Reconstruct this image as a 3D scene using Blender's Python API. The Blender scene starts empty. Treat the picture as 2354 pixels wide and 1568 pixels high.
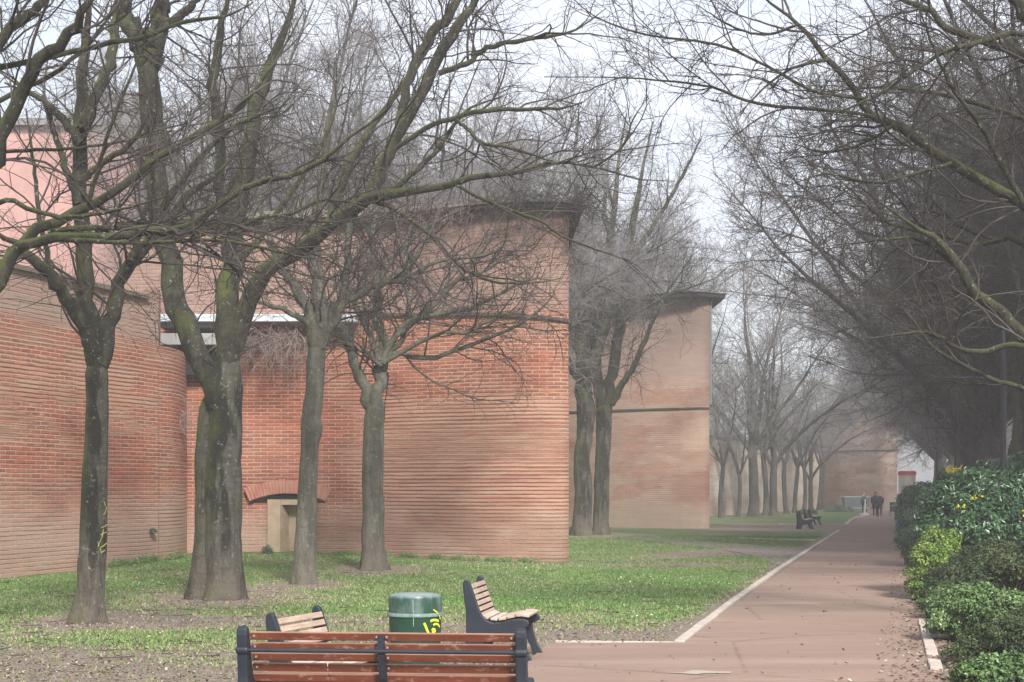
import bpy, bmesh, math, random
import numpy as np
from mathutils import Vector, noise as mnoise
random.seed(7)
PI = math.pi; R = math.radians
scn = bpy.context.scene
COL = scn.collection

# ------------------------------------------------------------------ picture geometry (2353 x 1568 reference grid)
F = 3595.0; CX = 1176.5; VH = 1128.0; EYE = 1.8; KX = 0.2456
def dep(v, z=0.0): return (EYE - z) * F / (v - VH)
def at(u, v, y): return ((u-CX)*y/F, y, EYE-(v-VH)*y/F)
def gp(u, v): y = dep(v); return ((u-CX)*y/F, y)
def lane(X, y): return KX*y + X            # x of a line parallel to the path

cam_d = bpy.data.cameras.new('camera'); cam = bpy.data.objects.new('camera', cam_d); COL.objects.link(cam)
cam.location = (0, 0, EYE); cam.rotation_euler = (PI/2, 0, 0)
cam_d.sensor_width = 36; cam_d.lens = F/2353*36; cam_d.shift_y = (VH-784)/2353
cam_d.clip_end = 3000; cam_d.clip_start = 0.1
scn.camera = cam

# ------------------------------------------------------------------ light
w = bpy.data.worlds.new('World'); scn.world = w; w.use_nodes = True
nt = w.node_tree; nt.nodes.clear()
out = nt.nodes.new('ShaderNodeOutputWorld'); bg = nt.nodes.new('ShaderNodeBackground')
sky = nt.nodes.new('ShaderNodeTexSky'); sky.sky_type = 'NISHITA'; sky.sun_disc = False
SUN_EL, SUN_AZ = R(38), R(163)
sky.sun_elevation = SUN_EL; sky.sun_rotation = SUN_AZ; sky.air_density = 1.2; sky.dust_density = 2.5; sky.ozone_density = 1.5
tc = nt.nodes.new('ShaderNodeTexCoord'); mp = nt.nodes.new('ShaderNodeMapping'); mp.inputs['Scale'].default_value = (1, 1, 3.2)
nz = nt.nodes.new('ShaderNodeTexNoise'); nz.inputs['Scale'].default_value = 2.2; nz.inputs['Detail'].default_value = 7; nz.inputs['Roughness'].default_value = .55
rp = nt.nodes.new('ShaderNodeMapRange'); rp.inputs[1].default_value = .36; rp.inputs[2].default_value = .64; rp.inputs[3].default_value = .58; rp.inputs[4].default_value = .97
mx = nt.nodes.new('ShaderNodeMix'); mx.data_type = 'RGBA'; mx.inputs[7].default_value = (7.1, 7.45, 8.35, 1)
nt.links.new(tc.outputs['Generated'], mp.inputs[0]); nt.links.new(mp.outputs[0], nz.inputs[0]); nt.links.new(nz.outputs[0], rp.inputs[0])
nt.links.new(rp.outputs[0], mx.inputs[0]); nt.links.new(sky.outputs[0], mx.inputs[6]); nt.links.new(mx.outputs[2], bg.inputs[0])
bg.inputs[1].default_value = 0.102
nt.links.new(bg.outputs[0], out.inputs[0])
sd = bpy.data.lights.new('sun', 'SUN'); sd.energy = 4.4; sd.angle = R(9); sd.color = (1, .955, .89)
so = bpy.data.objects.new('sun', sd); COL.objects.link(so)
d = Vector((math.sin(SUN_AZ)*math.cos(SUN_EL), math.cos(SUN_AZ)*math.cos(SUN_EL), math.sin(SUN_EL)))
so.rotation_euler = d.to_track_quat('Z', 'Y').to_euler()
scn.view_settings.view_transform = 'Standard'; scn.view_settings.look = 'None'
scn.view_settings.exposure = 0.64; scn.view_settings.gamma = 1
scn.cycles.max_bounces = 5; scn.cycles.diffuse_bounces = 3; scn.cycles.glossy_bounces = 2; scn.cycles.transparent_max_bounces = 6; scn.cycles.volume_bounces = 1

# ------------------------------------------------------------------ object helpers
def tag(o, label=None, cat=None, group=None, kind=None):
    if label: o['label'] = label
    if cat: o['category'] = cat
    if group: o['group'] = group
    if kind: o['kind'] = kind
    return o
def empty(name, loc=(0,0,0), rz=0, **k):
    o = bpy.data.objects.new(name, None); COL.objects.link(o); o.location = (tuple(loc)+(0,))[:3]; o.rotation_euler = (0,0,rz); o.empty_display_size = .2
    return tag(o, **k)
def mesh_obj(name, me, mat, parent=None, smooth=False):
    o = bpy.data.objects.new(name, me); COL.objects.link(o)
    if mat: me.materials.append(mat)
    if parent: o.parent = parent
    if smooth: me.polygons.foreach_set('use_smooth', [True]*len(me.polygons))
    return o
def np_mesh(name, V, Fq, uv=None, smooth=True, cols=None):
    V = np.asarray(V, np.float32); Fq = np.asarray(Fq, np.int32); k = Fq.shape[1]; n = len(Fq)
    me = bpy.data.meshes.new(name)
    me.vertices.add(len(V)); me.vertices.foreach_set('co', V.ravel())
    me.loops.add(n*k); me.loops.foreach_set('vertex_index', Fq.ravel())
    me.polygons.add(n); me.polygons.foreach_set('loop_start', np.arange(0, n*k, k, dtype=np.int32))
    try: me.polygons.foreach_set('loop_total', np.full(n, k, np.int32))
    except Exception: pass
    me.polygons.foreach_set('use_smooth', np.full(n, smooth))
    me.update(calc_edges=True)
    if uv is not None:
        l = me.uv_layers.new(name='UVMap'); l.data.foreach_set('uv', np.asarray(uv, np.float32)[Fq.ravel()].ravel())
    if cols is not None:
        a = me.attributes.new('tint', 'FLOAT', 'POINT'); a.data.foreach_set('value', np.asarray(cols, np.float32))
    return me
class MB:
    def __init__(s): s.v = []; s.f = []
    def add(s, vs, fs): b = len(s.v); s.v += [tuple(p) for p in vs]; s.f += [tuple(b+i for i in f) for f in fs]
    def box(s, c, size, rz=0, rx=0):
        x, y, z = [q/2 for q in size]; P = []
        for dx, dy, dz in ((-1,-1,-1),(1,-1,-1),(1,1,-1),(-1,1,-1),(-1,-1,1),(1,-1,1),(1,1,1),(-1,1,1)):
            p = Vector((dx*x, dy*y, dz*z))
            if rx: p = Vector((p.x, p.y*math.cos(rx)-p.z*math.sin(rx), p.y*math.sin(rx)+p.z*math.cos(rx)))
            if rz: p = Vector((p.x*math.cos(rz)-p.y*math.sin(rz), p.x*math.sin(rz)+p.y*math.cos(rz), p.z))
            P.append(Vector(c)+p)
        s.add(P, [(0,3,2,1),(4,5,6,7),(0,1,5,4),(1,2,6,5),(2,3,7,6),(3,0,4,7)])
    def prism(s, pts, axis, a, b):           # closed outline in the plane across axis ('x' or 'z'), from a to b
        n = len(pts)
        f = (lambda p, t: (t, p[0], p[1])) if axis == 'x' else (lambda p, t: (p[0], p[1], t))
        s.add([f(p, a) for p in pts]+[f(p, b) for p in pts],
              [tuple(reversed(range(n))), tuple(range(n, 2*n))]+[(i, (i+1)%n, n+(i+1)%n, n+i) for i in range(n)])
    def tube(s, pts, rad, k=8, caps=True):
        pts = [Vector(p) for p in pts]; rr = rad if isinstance(rad, (list, tuple)) else [rad]*len(pts); V = []
        for i, p in enumerate(pts):
            t = (pts[min(i+1, len(pts)-1)]-pts[max(i-1, 0)]).normalized()
            a = t.cross(Vector((0,0,1)) if abs(t.z) < .9 else Vector((1,0,0))).normalized(); b = t.cross(a)
            V += [p+(a*math.cos(2*PI*j/k)+b*math.sin(2*PI*j/k))*rr[i] for j in range(k)]
        Fc = [(i*k+j, i*k+(j+1)%k, (i+1)*k+(j+1)%k, (i+1)*k+j) for i in range(len(pts)-1) for j in range(k)]
        if caps: Fc += [tuple(range(k)), tuple((len(pts)-1)*k+j for j in reversed(range(k)))]
        s.add(V, Fc)
    def lathe(s, prof, k=24, c=(0,0), sx=1, sy=1):
        V = [(c[0]+sx*r*math.cos(2*PI*j/k), c[1]+sy*r*math.sin(2*PI*j/k), z) for r, z in prof for j in range(k)]
        n = len(prof); Fc = [(i*k+j, i*k+(j+1)%k, (i+1)*k+(j+1)%k, (i+1)*k+j) for i in range(n-1) for j in range(k)]
        Fc += [tuple(reversed(range(k))), tuple((n-1)*k+j for j in range(k))]
        s.add(V, Fc)
    def build(s, name, mat, parent=None, smooth=False, bevel=0):
        me = bpy.data.meshes.new(name); me.from_pydata(s.v, [], s.f)
        bm = bmesh.new(); bm.from_mesh(me); bmesh.ops.recalc_face_normals(bm, faces=bm.faces); bm.to_mesh(me); bm.free()
        o = mesh_obj(name, me, mat, parent, smooth)
        if bevel:
            m = o.modifiers.new('bevel', 'BEVEL'); m.width = bevel; m.segments = 2; m.limit_method = 'ANGLE'; m.angle_limit = R(40)
        if smooth and bevel == 0: 
            try: me.set_sharp_from_angle(angle=R(45))
            except Exception: pass
        return o
def copy_tree(o, parent=None):
    c = o.copy(); COL.objects.link(c); c.parent = parent
    for ch in list(o.children): copy_tree(ch, c)
    return c

# ------------------------------------------------------------------ materials
class NB:
    def __init__(s, name):
        s.m = bpy.data.materials.new(name); s.m.use_nodes = True; s.t = s.m.node_tree; s.n = s.t.nodes; s.n.clear()
        s.out = s.n.new('ShaderNodeOutputMaterial'); s.b = s.n.new('ShaderNodeBsdfPrincipled'); s.t.links.new(s.b.outputs[0], s.out.inputs[0])
        s.b.inputs['Roughness'].default_value = .85; s.b.inputs['Specular IOR Level'].default_value = .3
    def L(s, a, b): s.t.links.new(a, b)
    def val(s, i, v):
        if hasattr(v, 'is_linked'): s.L(v, i)
        else: i.default_value = v
    def coord(s, kind='Object', scale=(1,1,1), loc=(0,0,0)):
        c = s.n.new('ShaderNodeTexCoord'); m = s.n.new('ShaderNodeMapping'); m.inputs['Scale'].default_value = scale; m.inputs['Location'].default_value = loc
        s.L(c.outputs[kind], m.inputs[0]); return m.outputs[0]
    def noise(s, vec, scale, detail=4, rough=.55, dist=0):
        n = s.n.new('ShaderNodeTexNoise'); s.L(vec, n.inputs[0]); n.inputs['Scale'].default_value = scale; n.inputs['Detail'].default_value = detail
        n.inputs['Roughness'].default_value = rough; n.inputs['Distortion'].default_value = dist; return n.outputs[0]
    def ramp(s, fac, a, b, lo=0, hi=1):
        r = s.n.new('ShaderNodeMapRange'); s.val(r.inputs[0], fac)
        for i, x in zip((1,2,3,4), (a, b, lo, hi)): r.inputs[i].default_value = x
        return r.outputs[0]
    def mix(s, fac, a, b, mode='MIX'):
        m = s.n.new('ShaderNodeMix'); m.data_type = 'RGBA'; m.blend_type = mode
        for i, x in ((0, fac), (6, a), (7, b)):
            if hasattr(x, 'is_linked'): s.L(x, m.inputs[i])
            else: m.inputs[i].default_value = x if i == 0 else (*x, 1)
        return m.outputs[2]
    def math(s, op, a, b=0.0):
        m = s.n.new('ShaderNodeMath'); m.operation = op; s.val(m.inputs[0], a); s.val(m.inputs[1], b); return m.outputs[0]
    def sep(s, vec):
        x = s.n.new('ShaderNodeSeparateXYZ'); s.L(vec, x.inputs[0]); return x.outputs
    def bump(s, h, strength=.5, dist=.02):
        b = s.n.new('ShaderNodeBump'); b.inputs['Strength'].default_value = strength; b.inputs['Distance'].default_value = dist; s.L(h, b.inputs['Height']); s.L(b.outputs[0], s.b.inputs['Normal'])
    def col(s, c): s.val(s.b.inputs['Base Color'], c if hasattr(c, 'is_linked') else (*c, 1))

def brick_mat(name, c1, c2, pale, mort, dark=(.15,.10,.08), pale_amt=0.0, row=.094, brickw=.36, seed=0, dirt_h=1.3, upper=None, con=1.0, side=None):
    m = NB(name); PA = .43
    uv = m.coord('UV', loc=(seed*3.1, 0, 0))
    wob = m.noise(uv, .35, 3); wob2 = m.noise(uv, 4, 3)
    cmb = m.n.new('ShaderNodeCombineXYZ')
    sx, sy, sz = m.sep(uv)
    m.L(sx, cmb.inputs[0])
    y2 = m.math('ADD', sy, m.math('MULTIPLY', m.math('SUBTRACT', wob, .5), .05))
    y2 = m.math('ADD', y2, m.math('MULTIPLY', m.math('SUBTRACT', wob2, .5), .014))
    m.L(y2, cmb.inputs[1])
    big = m.noise(uv, .33, 4, .6); mid = m.noise(uv, 1.6, 4, .6); fine = m.noise(uv, 14, 4, .7)
    stretch = m.noise(m.coord('UV', scale=(.22, 1.1, 1), loc=(seed, 2, 0)), 1.3, 5, .65)
    # joints eroded wide and pale in places, tight in others
    pm = m.ramp(m.math('ADD', m.math('MULTIPLY', stretch, .6), m.math('MULTIPLY', big, .4)), PA-.1*pale_amt, PA+.12-.1*pale_amt)
    if side: pm = m.math('MINIMUM', m.math('ADD', m.math('MULTIPLY', pm, .45), m.math('MULTIPLY', m.ramp(m.math('ADD', sx, m.math('MULTIPLY', m.math('SUBTRACT', big, .5), 5)), side[0], side[1]), m.ramp(sy, 4.6, 3.6))), 1.0)
    b = m.n.new('ShaderNodeTexBrick'); m.L(cmb.outputs[0], b.inputs[0])
    b.inputs['Scale'].default_value = 1; b.inputs['Mortar Smooth'].default_value = .25
    ms = m.math('ADD', m.math('MULTIPLY', pm, .020), m.math('MULTIPLY', mid, .018)); m.L(ms, b.inputs['Mortar Size'])
    b.inputs['Brick Width'].default_value = brickw; b.inputs['Row Height'].default_value = row; b.inputs['Bias'].default_value = -.1
    m.L(m.mix(pm, c1, tuple(q*.62 for q in c1)), b.inputs['Color1']); m.L(m.mix(pm, c2, tuple(q*.5 for q in c2)), b.inputs['Color2']); m.L(m.mix(pm, mort, pale), b.inputs['Mortar'])
    patch = m.noise(m.coord('UV', scale=(2.1, 8.5, 1), loc=(seed, 7, 0)), 1.0, 2, .5)
    body = m.mix(m.ramp(patch, .52, .66, 0, .6), b.outputs['Color'], m.mix(pm, tuple(min(1, q*1.25) for q in c1), pale))
    # where the face is washed out only the thin dark edges of recessed bricks still read
    w2 = m.math('FRACT', m.math('DIVIDE', y2, row*1.04)); thin = m.noise(m.coord('UV', scale=(1.6, 9.2, 1), loc=(seed, 3, 0)), 1.0, 3, .6)
    hw = m.math('MULTIPLY', m.ramp(thin, .3, .62, .08, .2), 1.0); dd = m.math('ABSOLUTE', m.math('SUBTRACT', w2, .5))
    sl = m.ramp(m.math('SUBTRACT', hw, dd), -.03, .06); 
    lite = m.mix(m.ramp(m.noise(m.coord('UV', scale=(.5, 5, 1), loc=(seed, 5, 0)), 1.2, 4, .7), .35, .65), pale, tuple(q*k for q, k in zip(c1, (1.12, 1.5, 1.7))))
    drk = m.mix(m.ramp(patch, .42, .6), dark, tuple(q*.55 for q in c1))
    body = m.mix(m.ramp(m.math('ADD', pm, m.math('MULTIPLY', m.math('SUBTRACT', mid, .5), .9)), .3, .75), body, m.mix(m.math('MULTIPLY', sl, .9*con), lite, drk))
    wv = m.math('FRACT', m.math('DIVIDE', y2, row))
    ln = m.math('MULTIPLY', m.ramp(wv, .1, .22, 1, 0), m.ramp(m.noise(m.coord('UV', scale=(.5,2.5,1)), 1.4, 5, .7), .42, .56))
    body = m.mix(m.math('MULTIPLY', ln, m.math('SUBTRACT', .55*con, m.math('MULTIPLY', pm, .45*con))), body, dark)
    # low band: dusty beige with damp
    lowm = m.math('MULTIPLY', m.ramp(m.math('ADD', sy, m.math('MULTIPLY', mid, 1.2)), dirt_h*.55+.5, dirt_h+.9, 1, 0), .62)
    body = m.mix(lowm, body, (.45, .355, .28)); body = m.mix(m.math('MULTIPLY', m.math('MULTIPLY', lowm, ln), .6), body, (.15,.11,.09))
    if upper:
        um = m.math('MULTIPLY', m.ramp(sy, upper[0]-.1, upper[0]+.15, 0, 1), .72)
        body = m.mix(um, body, upper[1])
        body = m.mix(m.math('MULTIPLY', m.math('MULTIPLY', um, ln), .8), body, (.13,.095,.085))
    zone = m.noise(m.coord('UV', scale=(.16, .42, 1), loc=(seed+2, 4, 0)), 1.3, 4, .6)
    body = m.mix(m.math('MULTIPLY', m.ramp(zone, .48, .62, 0, .55), m.ramp(sy, 5.6, 4.8)), body, (.62,.40,.34), 'MULTIPLY')
    stain = m.ramp(m.noise(m.coord('UV', scale=(1.2, .3, 1)), 2.0, 5, .7), .5, .72)
    body = m.mix(m.math('MULTIPLY', stain, .22), body, (.28, .21, .18))
    body = m.mix(m.ramp(fine, .25, .75, 0, .35), body, (.5,.42,.35), 'MULTIPLY')
    m.col(body)
    h = m.math('ADD', m.math('MULTIPLY', b.outputs['Fac'], -1), m.math('MULTIPLY', fine, .5))
    h = m.math('SUBTRACT', h, m.math('MULTIPLY', ln, 1.0))
    m.bump(h, .55*con, .02)
    m.b.inputs['Roughness'].default_value = .92
    return m.m

RED1, RED2 = (.355, .128, .08), (.24, .088, .06)
M = {}
M['brick'] = brick_mat('brick_near', RED1, RED2, (.50, .315, .225), (.50, .345, .26), upper=(6.25, (.285,.215,.185)), side=(5.0, 9.2))
M['brick_left'] = brick_mat('brick_left', (.37,.120,.066), (.24,.08,.05), (.44,.30,.225), (.50,.385,.32), pale_amt=-.35, seed=4, dirt_h=2.0, upper=(5.4, (.33,.255,.21)))
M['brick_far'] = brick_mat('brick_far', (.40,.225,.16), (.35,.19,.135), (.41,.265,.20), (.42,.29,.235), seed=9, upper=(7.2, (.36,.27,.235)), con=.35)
M['brick_hazed'] = brick_mat('brick_hazed', (.33,.215,.17), (.29,.18,.145), (.40,.29,.24), (.38,.28,.23), seed=21, con=.25)  # far brick with less saturation: distance haze put into its colour
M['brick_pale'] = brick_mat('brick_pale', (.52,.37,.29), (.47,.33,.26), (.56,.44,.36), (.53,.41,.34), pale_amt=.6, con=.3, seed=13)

def simple(name, c, rough=.7, var=.25, scale=6, c2=None, bump=0, metal=0):
    m = NB(name); co = m.coord('Object'); n = m.noise(co, scale, 5, .65)
    c2 = c2 or tuple(q*(1-var) for q in c)
    m.col(m.mix(m.ramp(n, .3, .7), c, c2)); m.b.inputs['Roughness'].default_value = rough; m.b.inputs['Metallic'].default_value = metal
    if bump: m.bump(m.noise(co, scale*5, 4), bump, .01)
    return m.m
M['stone'] = simple('string_stone', (.10,.075,.065), .9, .35, 4, bump=.4)
M['tile'] = simple('roof_tile', (.17,.13,.10), .9, .4, 5, c2=(.10,.10,.07), bump=.6)
M['underside'] = simple('eave_wood', (.045,.038,.035), .9, .4, 3)
M['flash'] = simple('zinc', (.62,.66,.72), .45, .25, 1.2, bump=.1, metal=.3)
M['concrete'] = simple('concrete', (.3,.3,.3), .85, .25, 2, bump=.3)
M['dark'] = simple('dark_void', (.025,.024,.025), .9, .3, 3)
M['iron'] = simple('painted_iron', (.013,.018,.028), .5, .35, 9, c2=(.024,.03,.042), bump=.08)
M['lamp_metal'] = simple('lamp_metal', (.015,.019,.03), .4, .25, 3)
M['voussoir'] = simple('arch_brick', (.36,.11,.075), .9, .0, 3, c2=(.42,.24,.18), bump=.5)
M['mortar'] = simple('arch_mortar', (.46,.32,.26), .95, .25, 8, bump=.4)
M['plaster'] = simple('niche_plaster', (.46,.36,.25), .9, .3, 3, bump=.3)
M['pink'] = simple('pink_plaster', (.50,.285,.26), .9, .14, 1.1, c2=(.34,.21,.19), bump=.15)
M['grey_roof'] = simple('slate', (.22,.21,.22), .7, .3, 2)
M['white_plaster'] = simple('white_plaster', (.62,.63,.65), .85, .12, .6)
M['grey_plaster'] = simple('grey_plaster', (.27,.28,.30), .85, .2, .8)
M['cream'] = simple('cream_plaster', (.6,.55,.46), .85, .15, 2)
M['redpaint'] = simple('red_paint', (.5,.04,.045), .5, .15, 2)
M['greybox'] = simple('grey_box_paint', (.28,.31,.34), .6, .2, 3)
M['palelid'] = simple('pale_lid', (.6,.62,.62), .6, .1, 3)
M['bluebin'] = simple('blue_plastic', (.04,.22,.42), .5, .2, 3)
M['bollard'] = simple('bollard_white', (.75,.75,.72), .6, .15, 8)
M['leafy_dead'] = simple('dry_stems', (.17,.125,.12), .9, .4, 4, c2=(.3,.24,.22))
M['skin'] = simple('skin', (.5,.32,.24), .6, .1, 8)
M['coat'] = simple('coat_cloth', (.045,.045,.065), .9, .3, 9)
M['green_coat'] = simple('green_cloth', (.04,.08,.06), .9, .3, 9)
M['dark_coat'] = simple('black_cloth', (.02,.02,.028), .9, .3, 9)
M['jeans'] = simple('denim', (.018,.022,.04), .9, .3, 9)
M['shoe'] = simple('shoe_leather', (.03,.03,.035), .6, .3, 9)
M['redhat'] = simple('red_wool', (.6,.03,.045), .9, .2, 20)
M['hair'] = simple('fair_hair', (.55,.38,.3), .7, .25, 12)
M['darkhair'] = simple('dark_hair', (.02,.015,.012), .6, .25, 12)

def wood_mat(name, c1, c2, pale, amt):
    m = NB(name); g = m.coord('Object', scale=(1.2, 22, 22)); n = m.noise(g, 2.2, 6, .7, .4); n2 = m.noise(m.coord('Object', scale=(1,2,2)), 3.1, 4, .6)
    c = m.mix(m.ramp(n, .3, .7), c1, c2)
    c = m.mix(m.math('MULTIPLY', m.ramp(m.noise(m.coord('Object', scale=(3,7,7)), 3, 6, .75), .56-.1*amt, .66), .8), c, pale)
    up = m.sep(m.n.new('ShaderNodeNewGeometry').outputs['Normal'])[2]
    # varnish is worn away on faces that take the rain
    c = m.mix(m.math('MULTIPLY', m.ramp(up, .5, .9), .75), c, m_p := pale)
    c = m.mix(m.ramp(n2, .3, .75, 0, .45), c, (.25,.2,.18), 'MULTIPLY')
    m.col(c); m.b.inputs['Roughness'].default_value = .55; m.bump(n, .25, .004); return m.m
M['wood'] = wood_mat('red_varnished_wood', (.20,.058,.026), (.12,.036,.021), (.36,.22,.16), .1)
M['wood_pale'] = wood_mat('bleached_wood', (.56,.42,.33), (.42,.3,.23), (.62,.52,.45), .6)

def bin_mat():
    m = NB('green_bin_plastic'); co = m.coord('Object'); z = m.sep(co)[2]
    n = m.noise(co, 5, 5, .6); band = m.ramp(m.math('ADD', z, m.math('MULTIPLY', n, .05)), .622, .634)
    c = m.mix(m.ramp(n, .3, .7), (.011,.044,.026), (.016,.058,.036))
    c = m.mix(m.math('MULTIPLY', band, m.ramp(m.math('ADD', m.noise(m.coord('Object', scale=(1,1,.35)), 7, 5, .7), m.ramp(z, .79, .84, 0, .55)), .45, 1.0, .02, .6)), c, (.38,.46,.48))
    m.col(c); m.b.inputs['Roughness'].default_value = .38; return m.m
M['bin'] = bin_mat()
M['bin_rim'] = simple('bin_rim', (.2,.28,.27), .5, .35, 14, c2=(.07,.15,.11))
M['spray'] = simple('yellow_spray', (.75,.72,.03), .5, .15, 12)
M['faded_spray'] = simple('faded_yellow_spray', (.42,.42,.09), .8, .4, 30, c2=(.2,.21,.07))
M['white_streak'] = simple('pale_streak', (.6,.65,.62), .5, .15, 12)

def bark_mat(name, c1, c2, moss=.5, base=True, blot=.5):
    m = NB(name); co = m.coord('Object'); v = m.coord('Object', scale=(1,1,.28)); h = m.coord('Object', scale=(.5,.5,2.2))
    n = m.noise(v, 9, 6, .65); n3 = m.noise(h, 5, 5, .6)
    c = m.mix(m.ramp(n, .3, .7), c1, c2)
    c = m.mix(m.math('MULTIPLY', m.ramp(n3, .52, .66), blot*.7), c, tuple(q*.3 for q in c1)); st = m.noise(m.coord('Object', scale=(1,1,.22), loc=(3,1,0)), 3.4, 5, .6)
    c = m.mix(m.math('MULTIPLY', m.ramp(st, .50, .56), blot), c, tuple(q*.16 for q in c1))
    c = m.mix(m.ramp(m.noise(co, 15, 4, .7), .60, .68, 0, .7), c, (.30,.31,.27))
    geo = m.n.new('ShaderNodeNewGeometry'); nx, ny, nz_ = m.sep(geo.outputs['Normal'])
    side = m.math('ADD', m.math('MULTIPLY', nz_, .55), m.math('MULTIPLY', nx, -.28))
    mm = m.ramp(m.math('ADD', side, m.math('MULTIPLY', m.noise(co, 1.7, 5, .65), 1.1)), .62, .95, 0, moss)
    c = m.mix(mm, c, (.072,.088,.022))
    if base:
        z = m.sep(co)[2]
        bm_ = m.ramp(m.math('ADD', z, m.math('MULTIPLY', n, .5)), .7, 1.25, .5, 0); bm_ = m.math('MULTIPLY', bm_, m.ramp(m.noise(co, 3.1, 5, .7), .35, .6, .25, 1))
        c = m.mix(bm_, c, (.17,.135,.115))
    m.col(c); m.b.inputs['Roughness'].default_value = .95
    m.bump(m.math('ADD', n, m.math('MULTIPLY', m.noise(v, 30, 5, .7), .8)), 1.0, .05); return m.m
M['bark'] = bark_mat('bark_mossy', (.12,.115,.09), (.045,.043,.035), .85, True, .95)
M['bark_pale'] = bark_mat('bark_pale', (.17,.163,.13), (.10,.096,.077), .5, True, .5)
M['limb'] = bark_mat('bark_limb', (.068,.066,.045), (.026,.025,.019), .9, False, .6)
def twig_mat(name, a, b, scale=.9):
    m = NB(name); co = m.coord('Object'); n = m.noise(co, scale, 3, .6)
    m.col(m.mix(m.ramp(n, .35, .65), a, b)); m.b.inputs['Roughness'].default_value = .9; return m.m
M['twig'] = twig_mat('twig_bark', (.018,.015,.014), (.085,.073,.066))
M['twig_hazed'] = twig_mat('twig_bark_hazed', (.17,.16,.162), (.25,.235,.235), .4)  # paler grey than the near twigs, distance mist mixed into the bark colour
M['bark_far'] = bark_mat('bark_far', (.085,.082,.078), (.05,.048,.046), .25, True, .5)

# ------------------------------------------------------------------ terrain
def terr(x, y):
    g = .22*np.exp(-(((x+6.5)/6.0)**2)-(((y-43)/6.0)**2))
    return g
def fbm(x, y, s, seed=0, o=4):
    r = 0; a = 1; t = 0
    for i in range(o):
        r += a*(np.sin(x*s*1.7+seed+1.3*np.sin(y*s*1.1+seed*2)) * np.sin(y*s*1.9+seed*1.7+1.7*np.sin(x*s*.8+seed)))
        t += a; a *= .6; s *= 2.13; seed += 1.7
    return r/t
TREE_SPOTS = []
def soil(x, y):
    """0 = lawn, 1 = bare earth"""
    x = np.asarray(x, float); y = np.asarray(y, float)
    X = x-KX*y
    s = .27+.28*fbm(x, y, .42, 1)+.24*fbm(x, y, 1.9, 5)
    s += .13*np.clip((-5.5-X)/2.5, 0, 1)
    s += 1.15*np.clip((19.3-y)/4.6, 0, 1)                               # foreground
    s += .9*np.exp(-((x-.1)/1.7)**2-((y-18.2)/3.0)**2)                   # round the seats and the bin
    s += .6*np.exp(-((x+3.4)/3.4)**2-((y-21.4)/1.3)**2)
    s += .9*np.exp(-((x-1.2)/2.4)**2-((y-19.0)/1.1)**2)
    s += .9*np.clip((X+3.15)/.5, 0, 1)                                    # along the path edge
    for tx, ty, r in TREE_SPOTS: s += .8*np.exp(-((x-tx)**2+((y-ty)*.55)**2)/(r*r))
    s += .9*np.exp(-((X+5.0)/1.9)**2-((y-38.0)/1.3)**2)
    # worn strip crossing to the side path, and the dusty ground round the far seats
    s += 1.5*np.exp(-((X+4.2)/2.6)**4-((y-46.5-.9*(X+4.))/2.6)**2)
    s += 1.0*np.exp(-((X+4.5)/4.6)**4-((y-78.0)/7.5)**2)
    s += 1.2*(X > .3)
    return np.clip(s, 0, 1)

P0, P1 = lane(-2.55, 0), lane(.36, 0)
def dirt_nodes(m, co):
    n1 = m.noise(co, 3.5, 6, .7); n2 = m.noise(co, 22, 5, .7); n3 = m.noise(co, 70, 3, .6)
    c = m.mix(m.ramp(n1, .3, .7), (.20,.16,.125), (.30,.255,.20))
    c = m.mix(m.ramp(n2, .52, .66), c, (.085,.062,.046))
    c = m.mix(m.ramp(n3, .6, .68, 0, .8), c, (.34,.30,.25)); return c, n2
def ground_mat():
    m = NB('lawn_and_earth'); co = m.coord('Object'); d_, n2 = dirt_nodes(m, co)
    at_ = m.n.new('ShaderNodeAttribute'); at_.attribute_name = 'tint'
    g1 = m.noise(co, .55, 4, .6); g2 = m.noise(co, 9, 5, .7); g3 = m.noise(co, 60, 3, .7)
    g = m.mix(m.ramp(g1, .35, .65), (.10,.185,.045), (.165,.195,.08))
    g = m.mix(m.ramp(g2, .35, .7), g, (.07,.15,.035)); g = m.mix(m.ramp(g3, .5, .75, 0, .55), g, (.20,.23,.09))
    k = m.math('ADD', at_.outputs['Fac'], m.math('MULTIPLY', m.math('SUBTRACT', n2, .5), .9))
    k = m.math('ADD', k, m.math('MULTIPLY', m.math('SUBTRACT', g3, .5), .5))
    m.col(m.mix(m.ramp(k, .30, .82), g, d_)); m.b.inputs['Roughness'].default_value = .95
    m.bump(m.math('ADD', n2, g3), .7, .03); return m.m
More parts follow.
